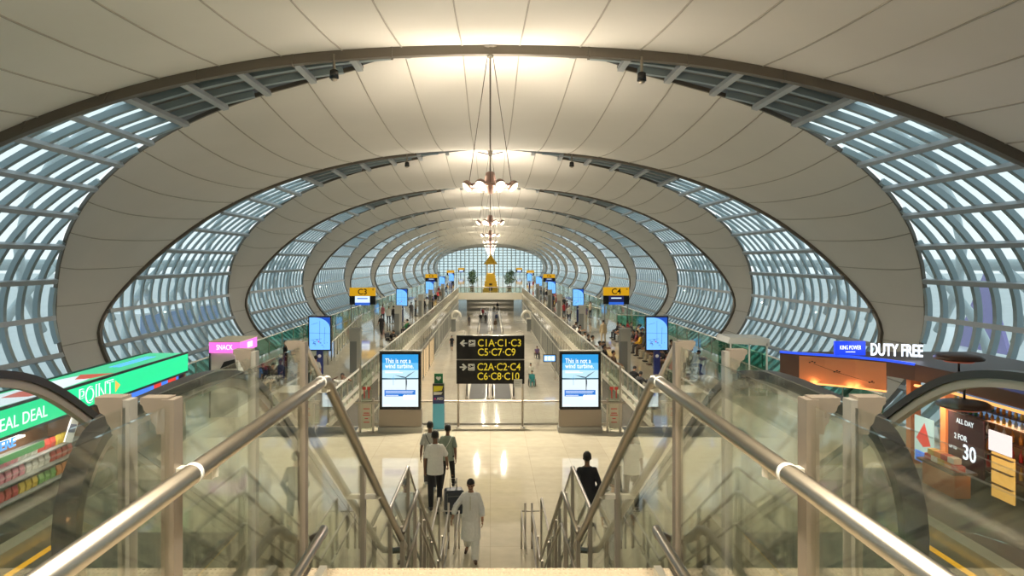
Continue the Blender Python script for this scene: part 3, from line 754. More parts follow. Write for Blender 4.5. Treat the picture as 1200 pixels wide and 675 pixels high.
# ---- advertising totems
AD = {}
M_SKY1 = glow('ad_sky', (38, 140, 205), 1.0); M_SKY2 = glow('ad_sky_mid', (95, 175, 222), 1.0); M_SKY3 = glow('ad_sky_pale', (175, 212, 232), 1.0); M_SNOW = glow('ad_ground', (206, 220, 228), 1.0); M_HILL = glow('ad_hill', (25, 80, 100), .9); M_BLUE = glow('ad_blue_panel', (20, 110, 200), .9); M_ADW = glow('ad_white', (250, 252, 255), 1.0); M_ADK = glow('ad_dark_line', (20, 45, 60), .6)
def totem(px, label):
    y = 26.1; c = at(px, 506, y); x = c.x
    r = thing('advertising_totem', label, 'advertising totem', (x, y, 0), 0, 'wind turbine advertising totems')
    z1, z0 = at(0, 411.5, y).z, at(0, 478.5, y).z; w = .72
    b = MB(); b.bx((x-w, y-.12, z0-.02), (x+w, y+.16, z1)); b.slot(1); b.bx((x-w-.02, y-.14, z1-.01), (x+w+.02, y+.18, z1+.03)); cs = b.build('screen_case', [M_BLK, M_GREY], r)
    b = MB(); b.bx((x-w-.02, y-.14, .2), (x+w+.02, y+.18, z0-.02)); b.build('pedestal', M_POST, r)
    b = MB(); b.bx((x-w-.05, y-.2, 0), (x+w+.05, y+.24, .2)); b.build('plinth', M_GREY, r)
    f = y-.121; a0, a1, b0, b1 = x-w+.09, x+w-.09, z0+.08, z1-.10; H = b1-b0
    n = 10
    b = MB()
    mats_ = [M_SKY1, M_SKY2, M_SKY3, M_SNOW]
    for i in range(4):
        zz = [b1, b1-.16*H, b1-.30*H, b1-.46*H, b0]; b.slot(i); b.bx((a0, f-.004, zz[i+1]), (a1, f, zz[i]))
    sc = b.build('screen', mats_, r)
    flat('hill', [(a0, b1-.48*H), (a0, b1-.45*H), (a0+.3, b1-.455*H), (a1, b1-.45*H), (a1, b1-.475*H)], f-.004, M_HILL, sc)
    text('headline', 'This is not a', .225, (a0+.10, f-.008, b1-.125*H), '-y', M_ADW, sc, 'LEFT', .006, fit=.90)
    text('headline', 'wind turbine.', .225, (a0+.10, f-.008, b1-.225*H), '-y', M_ADW, sc, 'LEFT', .006, fit=1.0)
    b = MB()
    for j, ww in enumerate((.5, .62)): b.bx((a0+.1, f-.008, b1-(.325+.03*j)*H), (a0+.1+ww, f-.004, b1-(.313+.03*j)*H))
    b.build('small_print', M_ADW, sc)
    hx, hz_ = x+.20, b1-.44*H
    b = MB(); b.prism([(hx-.013, hz_), (hx+.013, hz_), (hx+.02, b0+.3*H-.2), (hx-.0, b0+.3*H-.2)], 1, f-.007, f-.004)
    for an, L in ((35, .40), (168, .42), (275, .38)):
        ca, sa = math.cos(math.radians(an)), math.sin(math.radians(an)); b.prism([(hx-sa*.012, hz_+ca*.012), (hx+ca*.12-sa*.028, hz_+sa*.12+ca*.028), (hx+ca*L, hz_+sa*L), (hx+sa*.012, hz_-ca*.012)], 1, f-.0085, f-.004)
    b.build('turbine_picture', M_ADK, sc)
    b = MB(); hx2, hz2 = x-.24, b1-.45*H; b.bx((hx2-.006, f-.007, hz2-.25), (hx2+.006, f-.004, hz2))
    for an in (80, 200, 320):
        ca, sa = math.cos(math.radians(an)), math.sin(math.radians(an)); b.prism([(hx2-sa*.006, hz2+ca*.006), (hx2+ca*.15, hz2+sa*.15), (hx2+sa*.006, hz2-ca*.006)], 1, f-.0085, f-.004)
    b.build('small_turbine_picture', M_SKY2, sc)
    b = MB(); b.bx((a0+.08, f-.007, b1-.80*H), (x+.12, f-.004, b1-.68*H)); b.bx((a0+.08, f-.007, b1-.77*H), (a1-.1, f-.004, b1-.68*H)); bp = b.build('caption_panel', M_BLUE, sc)
    b = MB(); b.bx((a0+.12, f-.010, b1-.712*H), (a1-.16, f-.007, b1-.704*H)); b.bx((a0+.12, f-.010, b1-.74*H), (a1-.2, f-.007, b1-.732*H)); b.bx((a0+.12, f-.010, b1-.785*H), (x-.06, f-.007, b1-.777*H)); b.build('caption_print', M_ADW, bp)
    b = MB(); b.bx((x+.10, f-.009, b1-.86*H), (a1-.1, f-.006, b1-.78*H)); b.bx((a0+.05, f-.008, b0+.045), (a0+.3, f-.004, b0+.07)); b.build('emblem_panel', M_ADW, sc)
    return r
totem(469.5, 'lit advertising totem with a wind turbine poster, left of the black direction sign')
totem(679.5, 'lit advertising totem with a wind turbine poster, right of the black direction sign')
# ---- defibrillator pillar
y = 26.4; x = at(514, 0, y).x
r = thing('defibrillator_stand', 'slim blue defibrillator stand under a green heart sign beside the left totem', 'defibrillator stand', (x, y, 0))
M_CY = mat('cyan_panel', (.10, .42, .60), .4); M_NAVY = mat('navy_panel', (.02, .03, .12), .4); M_GRN = mat('safety_green', (.01, .16, .06), .4); M_YL = mat('yellow_panel', (.70, .62, .03), .45); M_PNK = mat('pink_mark', (.75, .05, .25), .4)
b = MB(); b.bx((x-.2, y-.12, .05), (x+.2, y+.12, .95)); b.build('body', M_CY, r)
b = MB(); b.bx((x-.24, y-.2, 0), (x+.24, y+.2, .05)); b.build('foot', M_WHITE, r)
b = MB(); b.bx((x-.2, y-.12, .95), (x+.2, y+.12, 1.24)); p = b.build('name_panel', M_NAVY, r)
text('lettering', 'AED', .12, (x+.06, y-.125, 1.13), '-y', M_WT, p, 'CENTER', .03)
b = MB(); b.ell((x-.12, y-.122, 1.13), (.035, .008, .035)); b.build('heart_mark', M_PNK, p)
b = MB(); b.bx((x-.2, y-.12, 1.24), (x+.2, y+.12, 1.66)); p = b.build('cabinet', M_DARK, r)
b = MB(); b.prism([(x-.17, 1.38), (x+.12, 1.42), (x+.17, 1.58), (x-.17, 1.58)], 1, y-.128, y-.12); b.build('yellow_panel', M_YL, p)
b = MB(); b.prism([(x-.17, 1.26), (x+.1, 1.28), (x+.15, 1.36), (x-.17, 1.37)], 1, y-.128, y-.12); b.build('white_panel', M_WT, p)
b = MB(); b.bx((x-.15, y-.04, 1.66), (x+.15, y+.04, 2.0)); p = b.build('green_sign', M_GRN, r)
b = MB(); b.prism([(x+.085*math.sin(t)**3*1.1, 1.84+.07*(13*math.cos(t)-5*math.cos(2*t)-2*math.cos(3*t)-math.cos(4*t))/13) for t in [2*PI*i/28 for i in range(28)]], 1, y-.048, y-.04); b.build('heart_symbol', M_WT, p)
# ---- blue map screens
M_MAP = glow('map_screen', (112, 178, 252), 1.05); M_MAPD = glow('map_swoosh', (22, 82, 190), .8); M_MAPL = glow('map_lines', (60, 110, 190), .7); M_SNV = mat('screen_navy', (.015, .03, .16), .35); M_MPK = glow('map_mark', (190, 60, 130), .8)
def map_totem(x, y, label, fac):
    r = thing('map_screen', label, 'map screen', (x, y, 0), 0, 'blue route map screens along the walkways')
    zc = 2.38+.05; w, h = .57, .86
    b = MB(); b.bx((x-w, y-.06, zc-h), (x+w, y+.06, zc+h)); cs = b.build('screen_case', M_BLK, r)
    f = y-.061; e0, e1, g0, g1 = x-w+.06, x+w-.06, zc-h+.06, zc+h-.07
    b = MB(); b.bx((e0, f-.004, g0), (e1, f, g1)); sc = b.build('screen', M_MAP, cs)
    b = MB()
    cxx, rr = e0, (e1-e0)
    b.prism([(e1, g1), (e0+.25*rr, g1)]+[(e0+rr*(.25+.75*math.sin(t)), g1-.55*(1-math.cos(t))) for t in [PI/2*i/8 for i in range(1, 9)]], 1, f-.007, f-.004); b.build('swoosh', M_MAPD, sc)
    b = MB()
    for u0, v0, u1, v1 in ((.1, .78, .4, .83), (0, .52, 1, .50), (.5, .2, .5, .9), (.72, .2, .75, .7), (.05, .3, .6, .34)):
        dx, dz = (u1-u0)*rr, (v1-v0)*(g1-g0); L = math.hypot(dx, dz); nx, nz = -dz/L*.008, dx/L*.008; ax, az = e0+u0*rr, g0+v0*(g1-g0)
        b.prism([(ax-nx, az-nz), (ax+dx-nx, az+dz-nz), (ax+dx+nx, az+dz+nz), (ax+nx, az+nz)], 1, f-.006, f-.004)
    rs = random.Random(int(y))
    for i in range(18):
        ux, uz = rs.uniform(.05, .9), rs.uniform(.05, .3); b.bx((e0+ux*rr, f-.006, g0+uz*(g1-g0)), (e0+ux*rr+rs.uniform(.02, .08), f-.004, g0+uz*(g1-g0)+rs.uniform(.015, .05)))
    b.build('map_drawing', M_MAPL, sc)
    b = MB(); b.ell((e0+.45*rr, f-.004, g0+.25*(g1-g0)), (.03, .004, .05)); b.build('map_pin', M_MPK, sc)
    b = MB(); b.bx((x-.15, y-.10, .04), (x+.15, y+.10, zc-h)); po = b.build('post', M_SNV, r)
    b = MB(); b.ell((x, y-.10, zc-h-.25), (.085, .012, .085), 16); b.build('info_symbol', M_WT, po)
    b = MB(); b.lathe([(.34, 0), (.34, .03), (.2, .05)], (x, y, 0), 20); b.build('base', M_DARK, r, True)
    return r
for i, y in enumerate((36.7, 73, 101, 132, 164)):
    for px_, nm in (((375, 471, 503.5, 518, 529)[i], 'left'), ((769.5, 677.5, 646.5, 631.5, 620.5)[i], 'right')):
        map_totem(at(px_, 0, y).x, y, 'blue lit route map screen on a post, %s one along the %s walkway' % (ords[i], nm), 1)
# ---- gate signs
M_GY = glow('gate_yellow', (196, 146, 14), .85); M_GS = glow('gate_screen_white', (205, 225, 245), 1.0); M_GB = glow('gate_screen_blue', (40, 90, 190), 1.0); M_GD = glow('gate_screen_dark', (22, 26, 70), 1.0)
def gate_sign(px, py, y, s_, label, variant):
    c = at(px, py, y); w, h = 1.25, .82
    r = thing('gate_sign', label, 'gate sign', (c.x, y, 0), 0, 'yellow gate signs along the concourse')
    z1 = c.z+h; zm = c.z+.02
    b = MB(); b.bx((c.x-w, y-.12, zm), (c.x+w, y+.12, z1)); hd = b.build('header', M_GY, r)
    if s_: text('lettering', s_, .78, (c.x, y-.13, (zm+z1)/2-.02), '-y', M_BLK, hd, 'CENTER', .012)
    b = MB()
    for j in range(3): b.bx((c.x+.95, y-.128, z1-.25+j*.06), (c.x+1.12, y-.12, z1-.22+j*.06))
    b.build('symbol', M_BLK, hd)
    b = MB(); b.bx((c.x-w, y-.12, c.z-h), (c.x+w, y+.12, zm)); pn = b.build('lower_panel', M_BLK, r)
    b = MB(); b.bx((c.x-.72, y-.126, c.z-h+.2), (c.x+.72, y-.12, zm-.02)); b.slot(1); b.bx((c.x-.72, y-.126, c.z-h-.05), (c.x+.72, y-.12, c.z-h+.2)); sc = b.build('screen', [M_GS if variant else M_GD, M_GB], pn)
    b = MB(); b.bx((c.x-.5, y-.13, c.z-.28), (c.x+.5, y-.126, c.z-.18)); b.build('screen_print', M_GB if variant else M_GS, sc)
    for d in (-1, 1):
        b = MB(); b.bx((c.x+d*1.1-.05, y-.02, 0), (c.x+d*1.1+.05, y+.08, c.z-h)); b.build('post', M_GREY, r)
gate_sign(425, 347, 72, 'C3', 'yellow gate sign reading C3 above a bright white screen', 1)
gate_sign(722, 346.5, 72, 'C4', 'yellow gate sign reading C4 above a dark blue screen', 0)
gate_sign(505.5, 325.8, 156, 'C5', 'far yellow gate sign above the third left map screen', 0)
gate_sign(643.5, 325.8, 156, 'C6', 'far yellow gate sign above the third right map screen', 0)
gate_sign(528, 319.8, 245, '', 'very distant yellow gate sign with white screen over the left walkway', 1)
gate_sign(621.5, 319.8, 245, '', 'very distant yellow gate sign with white screen over the right walkway', 1)
gate_sign(540.5, 316.3, 300, '', 'smallest gate sign on the left, just before the end window', 1)
gate_sign(608.5, 316.3, 300, '', 'smallest gate sign on the right, just before the end window', 1)
# ---- air columns along the void
M_COLD = mat('column_dark', (.22, .23, .22), .35, .5); M_COLL = mat('column_light', (.50, .49, .44), .35, .6)
colp = None
for i, y in enumerate((40, 61, 81, 94, 118)):
    for sx_ in (-1, 1):
        x = sx_*(7.25 if i == 0 else 7.55)
        lab = 'grey metal air column, %s one beside the %s edge of the floor opening' % (ords[i], 'left' if sx_ < 0 else 'right')
        if colp is None:
            colp = r = thing('air_column', lab, 'column', (x, y, 0), 0, 'air columns beside the floor opening')
            b = MB(); b.bx((-.27, -.27, 0), (.10, .27, 2.3)); b.build('body', M_COLD, r, world=False)
            b = MB(); b.bx((.10, -.27, 0), (.27, .27, 2.32)); b.build('side_panel', M_COLL, r, world=False)
            b = MB(); b.bx((-.28, -.28, 1.7), (.11, -.271, 2.32)); [b.bx((-.26, -.285, 1.75+.05*j), (.09, -.28, 1.77+.05*j)) for j in range(11)]; b.build('air_grille', M_COLL, r, world=False)
            b = MB(); b.bx((-.3, -.3, 2.32), (.3, .3, 2.38)); b.build('cap', M_COLL, r, world=False)
        else: dup(colp, (x, y, 0), 0, lab)
# ---- golden pavilion and the trees on the bridge
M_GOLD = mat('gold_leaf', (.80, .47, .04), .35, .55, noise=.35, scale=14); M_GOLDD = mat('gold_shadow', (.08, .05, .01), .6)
y = 148; x = at(575, 0, y).x
r = thing('golden_pavilion', 'tall golden pavilion with spired roof standing on the bridge', 'pavilion', (x, y, 0))
b = MB(); z = 0
for w, h in ((3.1, .45), (2.8, .35), (2.95, .2), (2.5, .55), (2.3, .3), (2.45, .2), (2.0, .6), (1.8, .3), (2.0, .2), (1.6, .45)):
    b.box((x, y, z+h/2), (w, w, h)); z += h
    if w > 2: [b.box((x+sx2*w*.32, y-w/2-.03, z-h/2), (w*.16, .1, h*.9)) for sx2 in (-1, 1)]
b.build('tiered_base', M_GOLD, r)
b = MB(); b.bx((x-.35, y-1.56, .15), (x+.35, y-1.5, .95)); b.bx((x-.3, y-1.28, 1.2), (x+.3, y-1.2, 1.6)); b.build('niche_shade', M_GOLDD, r)  # raised dark plates, the shade of recesses put into their colour
zt = z
for sx2 in (-1, 1):
    for sy2 in (-1, 1):
        b = MB(); b.lathe([(.13, 0), (.13, .12), (.08, .2), (.08, 1.5), (.14, 1.65), (.14, 1.75)], (x+sx2*.68, y+sy2*.68, zt), 10); b.build('column', M_GOLD, r, True)
b = MB(); z = zt+1.75
for w, h in ((2.1, .16), (1.9, .3), (1.55, .12), (1.4, .28), (1.1, .12), (.95, .28), (.7, .12), (.55, .25)):
    b.stack([((x, y, z), (w*.707, 0, 0), (0, w*.707, 0)), ((x, y, z+h), (w*.62, 0, 0), (0, w*.62, 0))], 8); z += h
    [b.lathe([(.05, 0), (.03, .15), (.0, .3)], (x+q*w*.48, y-w*.48, z-h), 6) for q in (-1, 1)]
b.lathe([(.22, 0), (.24, .1), (.12, .25), (.15, .32), (.07, .5), (.09, .58), (.03, 1.0), (.005, 1.7)], (x, y, z), 12)
b.build('spired_roof', M_GOLD, r)
def leaf_ball(b, c, r, n, rs):
    for i in range(n):
        u, v = rs.uniform(-1, 1), rs.uniform(0, 2*PI); q = math.sqrt(1-u*u); rad = r*rs.uniform(.6, 1.0)
        p = Vector((c[0]+rad*q*math.cos(v), c[1]+rad*q*math.sin(v), c[2]+rad*u*.95)); a = Vector((rs.uniform(-1, 1), rs.uniform(-1, 1), rs.uniform(-1, 1))).normalized()*.13
        e = Vector((rs.uniform(-1, 1), rs.uniform(-1, 1), rs.uniform(-1, 1))).normalized()*.09; b.add([p-a, p+e, p+a, p-e], [(0, 1, 2, 3)])
for px_, lab in ((553, 'dark bushy tree in a pot to the left of the golden pavilion'), (597, 'dark bushy tree in a pot to the right of the golden pavilion')):
    y = 160; x = at(px_, 0, y).x; rs = random.Random(px_)
    r = thing('potted_tree', lab, 'tree', (x, y, 0), 0, 'potted trees flanking the pavilion')
    b = MB(); b.lathe([(.35, 0), (.5, .6), (.55, .62), (.5, .55), (.05, .5)], (x, y, 0), 14); b.build('pot', M_DARK, r, True)
    b = MB(); b.tube([(x, y, .4), (x+.05, y, 1.4), (x, y, 2.2)], .08, 8); b.build('trunk', M_RIM, r, True)
    b = MB()
    for i in range(9): leaf_ball(b, (x+rs.uniform(-.6, .6), y+rs.uniform(-.5, .5), 1.5+i*.26), .85 if 1 < i < 7 else .6, 150, rs)
    b.build('foliage', M_GREENG, r)
# ---- lower level: moving walkways, pods, monitor
M_BELT = mat('walkway_belt', (.07, .072, .07), .6)
def walkway(x, y0, y1, lab):
    r = thing('moving_walkway', lab, 'moving walkway', (x, y0, LOWZ), 0, 'moving walkways on the lower floor')
    b = MB(); b.bx((x-.6, y0, LOWZ), (x+.6, y1, LOWZ+.02)); 
    b.build('belt', M_BELT, r)
    for d in (-.78, .78):
        b = MB(); b.bx((x+d-.01, y0+.3, LOWZ+.1), (x+d+.01, y1-.3, LOWZ+.95)); g = b.build('balustrade_glass', M_FG, r)
        b = MB(); b.tube([(x+d, y0+.3, LOWZ+.15), (x+d, y0, LOWZ+.35), (x+d, y0-.05, LOWZ+.65), (x+d, y0+.1, LOWZ+.9), (x+d, y0+.4, LOWZ+1.0), (x+d, y1-.4, LOWZ+1.0), (x+d, y1, LOWZ+.6), (x+d, y1-.3, LOWZ+.15)], .045, 8); b.build('handrail', M_BLACK, g, True)
        b = MB(); b.bx((x+d-.12, y0-.3, LOWZ), (x+d+.12, y1+.3, LOWZ+.12)); b.build('skirt', M_STEEL2, r)
for x, nm in ((-.95, 'left'), (.95, 'right')):
    walkway(x, 55, 92, 'nearer moving walkway on the lower floor, %s lane below the direction sign' % nm)
    walkway(x, 104, 150, 'farther moving walkway on the lower floor, %s lane' % nm)
for px_, nm, d in ((531.5, 'left', 1), (620, 'right', -1)):
    y = 108; x = at(px_, 0, y).x
    r = thing('lift_pod', 'grey post with curved white hood beside the %s wall of the lower floor' % nm, 'post', (x, y, LOWZ))
    b = MB(); b.bx((x-.32, y-.3, LOWZ), (x+.32, y+.3, LOWZ+1.8)); b.build('body', M_COLD, r)
    b = MB(); b.bx((x-.36, y-.34, LOWZ+1.75), (x+.36, y+.34, LOWZ+1.95)); b.build('collar', M_PALE, r)
    b = MB(); b.tube([(x-.3, y, LOWZ+1.95)]+[(x+.35+.65*math.cos(a)*1.0, y, LOWZ+2.15+.75*math.sin(a)) for a in [PI-PI*1.05*i/10 for i in range(11)]] if d > 0 else [(x+.3, y, LOWZ+1.95)]+[(x-.35-.65*math.cos(a), y, LOWZ+2.15+.75*math.sin(a)) for a in [PI-PI*1.05*i/10 for i in range(11)]], .2, 8); b.build('hood', M_PALE, r, True)
y = 64; x = at(644, 0, y).x
r = thing('flight_monitor', 'small lit flight monitor on a thin post at the right of the lower floor', 'monitor', (x, y, LOWZ))
b = MB(); b.bx((x-.55, y-.05, LOWZ+1.5), (x+.55, y+.05, LOWZ+2.15)); cs = b.build('case', M_BLK, r)
b = MB(); b.bx((x-.48, y-.056, LOWZ+1.57), (x+.48, y-.05, LOWZ+2.08)); sc = b.build('screen', M_MAP, cs)
b = MB(); [b.bx((x-.42+.3*j, y-.06, LOWZ+1.65), (x-.2+.3*j, y-.056, LOWZ+2.0)) for j in range(3)]; b.build('screen_print', M_ADW, sc)
b = MB(); b.bx((x+.42, y-.04, LOWZ), (x+.50, y+.04, LOWZ+1.5)); b.bx((x+.3, y-.15, LOWZ), (x+.6, y+.15, LOWZ+.04)); b.build('post', M_STEEL2, r)
# ---- ramp railings by gates C3 and C4
M_TG = glass('teal_glass', (.50, .78, .70), 1.2)
def ramp_rail(pts, lab, gm, step=1.6):
    r = thing('ramp_railing', lab, 'railing', (pts[0][0], pts[0][1], 0))
    for (x0, y0), (x1, y1) in zip(pts, pts[1:]):
        L = math.hypot(x1-x0, y1-y0); n = max(2, int(L/step))
        b = MB(); b.tube([(x0, y0, 1.1), (x1, y1, 1.1)], .035, 8); b.build('top_rail', M_PALE, r, True)
        nx, ny = -(y1-y0)/L*.008, (x1-x0)/L*.008
        b = MB(); b.prism([(x0-nx, y0-ny), (x1-nx, y1-ny), (x1+nx, y1+ny), (x0+nx, y0+ny)], 2, .1, 1.05); b.build('glass_panel', gm, r)
        for i in range(n):
            b = MB(); px_, py_ = x0+(x1-x0)*i/n, y0+(y1-y0)*i/n; b.bx((px_-.04, py_-.03, 0), (px_+.04, py_+.03, 1.08)); b.build('post', M_STEEL2, r)
ramp_rail([(-9.4, 43), (-11.9, 69)], 'steel and glass ramp railing leading up to the C3 gate sign', M_FG)
ramp_rail([(-11.9, 56), (-14.1, 57)], 'teal glass railing across the left gate ramp', M_TG)
ramp_rail([(11.6, 68), (14.1, 66.5)], 'teal glass railing across the right gate ramp below the C4 gate sign', M_TG)
ramp_rail([(9.8, 90), (11.4, 76)], 'far glass ramp railing beside the right walkway behind the waiting crowd', M_FG)
# ---- spotlights on the crown beam
def spotlight(px, py, y, lab):
    c = at(px, py, y); r = thing('ceiling_spotlight', lab, 'spotlight', c, 0, 'black spotlights hanging from the arches')
    b = MB(); b.tube([(0, 0, .75), (0, 0, .25), (.05, 0, .1)], .05, 8); b.build('arm', M_RIMT, r, True, False)
    b = MB(); b.lathe([(.08, .2), (.15, .16), (.17, -.12), (.12, -.14)], (.0, 0, 0), 12); b.build('lamp_body', M_BLK, r, True, False)
    b = MB(); b.lathe([(.13, -.14), (.1, -.2), (.02, -.23)], (.0, 0, 0), 12); b.build('lens', M_STEEL2, r, True, False)
spotlight(391.5, 88, 26.6, 'black spotlight hanging from the nearest arch, left of the pendant cables')
spotlight(752, 91, 26.6, 'black spotlight hanging from the nearest arch, right of the pendant cables')
spotlight(477, 193, 52.0, 'small black spotlight hanging from the second arch, left side')
spotlight(670, 193, 52.0, 'small black spotlight hanging from the second arch, right side')
# ================================================================== SHOPS
M_LGRN = glow('green_lightbox', (24, 214, 142), 1.0); M_LGRT = glow('green_lightbox_top', (60, 196, 140), .9); M_WOOD = mat('shop_wood', (.16, .08, .04), .5, noise=.3, scale=6); M_LW = glow('letter_white', (235, 255, 245), 1.1); M_LB = glow('letter_blue', (90, 170, 255), 1.0); M_LR = glow('strip_red', (220, 60, 50), .9); M_LBS = glow('strip_blue', (60, 120, 230), 1.0); M_TUBE = glow('light_tube', (255, 240, 225), 3.0)
X = -10.2
r = thing('snack_kiosk', 'long shop kiosk with green lightbox canopy reading DEAL beyond the left escalator', 'kiosk', (X-.9, 20, 0))
y0, y1, z0, z1 = 9.5, 25.0, 2.30, 2.90
b = MB(); b.bx((X-1.3, y0, z0), (X, y1, z1)); b.slot(1); b.bx((X-1.32, y0-.02, z0-.05), (X+.02, y1+.02, z0)); b.bx((X-.03, y0, z1-.001), (X+.02, y1+.02, z1+.05)); b.bx((X-1.32, y0, z1-.001), (X-1.28, y1+.02, z1+.05)); can = b.build('canopy', [M_DARK, M_DARK], r)
b = MB(); b.bx((X, y0, z0+.02), (X+.02, y1, z1-.02)); lb = b.build('lightbox_front', M_LGRN, can)
text('lettering', 'MEAL DEAL', .38, (X+.025, 15.08, (z0+z1)/2-.04), '+x', M_LW, can, 'LEFT', .0, .004, fit=1.95)
text('lettering', 'POINT', .60, (X+.025, 18.35, (z0+z1)/2-.02), '+x', M_LW, can, 'LEFT', .016, .004, fit=1.68)
text('lettering_inlay', 'POINT', .60, (X+.032, 18.375, (z0+z1)/2-.02), '+x', M_LGRN, can, 'LEFT', -.016, .002, fit=1.63)
b = MB(); b.prism([(20.15, z0+.14), (20.42, z0+.3), (20.15, z0+.46)], 0, X+.02, X+.028); b.build('arrow', glow('arrow_orange', (240, 190, 90), .9), can)
b = MB(); b.bx((X-1.26, y0+.05, z1), (X-.05, y1-.05, z1+.012)); tp = b.build('roof_panel', M_LGRT, can)
b = MB(); pts = [(X-.65+.5*math.cos(a), 17+3.2*math.sin(a)) for a in [2*PI*i/24 for i in range(24)]]; b.prism(pts, 2, z1+.012, z1+.02); b.build('picture_plate', glow('plate_picture', (214, 222, 228), .9), tp)
for k2, (yy, ww) in enumerate(((14.6, .3), (17.2, .2), (19.8, .3))):
    b = MB(); b.prism([(X-1.0+.2*k2, yy-.5), (X-.3, yy-.3), (X-.15, yy+.6), (X-.9, yy+.3)], 2, z1+.02, z1+.025); b.build('picture_food', glow('food_picture', (200, 80, 60), .8), tp)
b = MB(); [b.bx((X-.9+.12*j, 21.6, z1+.012), (X-.84+.12*j, 24.0, z1+.018)) for j in range(3)]; b.build('roof_print', M_LB, tp)
b = MB(); b.bx((X-.25, 21.0, 2.02), (X-.22, 25.0, 2.22)); st = b.build('price_strip', M_LBS, r)
b = MB(); b.bx((X-.22, 23.0, 2.04), (X-.21, 23.5, 2.2)); b.bx((X-.22, 24.0, 2.04), (X-.21, 24.6, 2.2)); b.build('strip_mark', M_LR, st)
b = MB(); b.bx((X-1.3, y0, 0), (X-1.2, y1, z0)); b.bx((X-1.3, y0, .85), (X-.2, y0+3, .95)); b.build('back_wall', M_WOOD, r)
b = MB(); b.bx((X-1.2, y0, 0), (X-.05, y1-.1, .34)); b.bx((X-.06, y0, 0), (X, y1-.1, .5)); b.build('base', M_DARK, r)
for yy in (19.2, 24.9):
    b = MB(); b.bx((X-1.25, yy-.08, 0), (X-.05, yy+.08, z0)); b.build('side_panel', M_WOOD, r)
text('lettering', 'HERE', .28, (X-.06, 15.28, 2.10), '+x', M_LB, r, 'LEFT', .02, .01, fit=.75)
b = MB(); b.bx((X-.6, 14.2, 2.08), (X-.2, 16.6, 2.12)); b.build('light_strip', M_TUBE, r)
b = MB(); b.bx((X-.3, 14.0, 1.66), (X-.24, 17.4, 1.80)); b.build('shelf_label', glow('shelf_green', (80, 150, 90), .7), r)
light('kiosk_lamp', 'AREA', (X-.5, 17, 2.2), 90, (1, .92, .85), (0, 0, 0), 2.2)
M_SH = mat('shelf_grey', (.25, .25, .24), .5)
for j, zz in enumerate((.35, .75, 1.15, 1.5)):
    b = MB(); b.bx((X-1.2, 13.0, zz-.03), (X-.25-.0*j, 19.1, zz)); b.build('shelf', M_SH, r)
# snack packets
PK = [('red', (.62, .05, .04)), ('yellow', (.78, .55, .05)), ('green', (.14, .42, .08)), ('orange', (.80, .25, .03)), ('pink', (.78, .28, .36)), ('white', (.75, .72, .66))]
pkm = {n: mat('packet_'+n, c, .35) for n, c in PK}
b = MB(); b.add([(-.09, -.02, 0), (.09, -.02, 0), (.09, .02, 0), (-.09, .02, 0), (-.085, -.045, .11), (.085, -.045, .11), (.085, .045, .11), (-.085, .045, .11), (-.09, -.006, .24), (.09, -.006, .24), (.09, .006, .24), (-.09, .006, .24)], [(0, 1, 5, 4), (1, 2, 6, 5), (2, 3, 7, 6), (3, 0, 4, 7), (4, 5, 9, 8), (5, 6, 10, 9), (6, 7, 11, 10), (7, 4, 8, 11), (3, 2, 1, 0), (8, 9, 10, 11)])
pkme = b.mesh('snack_packet'); pkme.materials.append(pkm['red'])
shelfn = ['bottom', 'lower middle', 'upper middle', 'top']
for j, zz in enumerate((.35, .75, 1.15, 1.5)):
    if j == 0: continue
    for i in range(24):
        nm = PK[(i//3+j*2) % 6][0] if j != 2 else PK[(i//4+1) % 6][0]
        o = bpy.data.objects.new('snack_packet', pkme); COL.objects.link(o); o.location = (X-.42, 13.2+i*.24, zz+.004); o.rotation_euler = (0, 0, PI/2)
        o.material_slots[0].link = 'OBJECT'; o.material_slots[0].material = pkm[nm]
        tag(o, 'small %s snack packet on the %s shelf under the green kiosk canopy' % (nm, shelfn[j]), 'snack packet', '%s snack packets on the %s kiosk shelf' % (nm, shelfn[j]))
# leaning menu board
r = thing('menu_board', 'tilted picture board standing on the green kiosk counter', 'board', (X-.12, 18.3, 1.52), PI/2)
b = MB(); b.box((0, 0, .32), (.34, .03, .6), 0, .18, .25); b.build('panel', M_WHITE, r, False, False); b = MB(); b.box((0, -.025, .36), (.28, .01, .2), 0, .18, .25); b.build('picture', mat('board_picture', (.10, .12, .22), .4), r, False, False)
# pink snack booth
M_PINK = glow('pink_lightbox', (244, 112, 214), 1.0); M_CREAM = mat('cream_top', (.62, .55, .40), .5)
y = 28.4; xr, xl = at(281, 0, y).x, at(245, 0, y).x; zt, zb = at(0, 401, y).z, at(0, 413.6, y).z
r = thing('snack_booth', 'small booth with pink lightbox reading SNACK behind the left escalator', 'booth', ((xl+xr)/2, y+1, 0))
b = MB(); b.bx((xl, y, zb), (xr, y+2.1, zt)); b.slot(1); b.bx((xl-.02, y-.02, zt), (xr+.02, y+2.12, zt+.03)); bx_ = b.build('lightbox', [M_PINK, M_CREAM], r)
text('lettering', 'SNACK', .27, ((xl+xr)/2-.0, y-.005, (zt+zb)/2), '-y', M_LW, bx_, 'CENTER', -.002, fit=.62)
b = MB(); b.bx((xr, y+.9, zb+.1), (xr+.005, y+1.5, zt-.1)); b.build('side_mark', M_LW, bx_)
b = MB(); b.bx((xl+.04, y+.1, 0), (xr-.1, y+2.0, zb)); b.build('cabinet', M_WHITE, r)
b = MB(); b.bx((xl, y-.02, 0), (xl+.05, y+.05, zb)); b.build('post', M_DARK, r)
b = MB(); b.prism([(xl+.4, zb-.62), (xl+.55, zb-.35), (xl+.95, zb-.25), (xr-.15, zb-.6)], 1, y+.05, y+.1); b.build('hood', M_DARK, r)
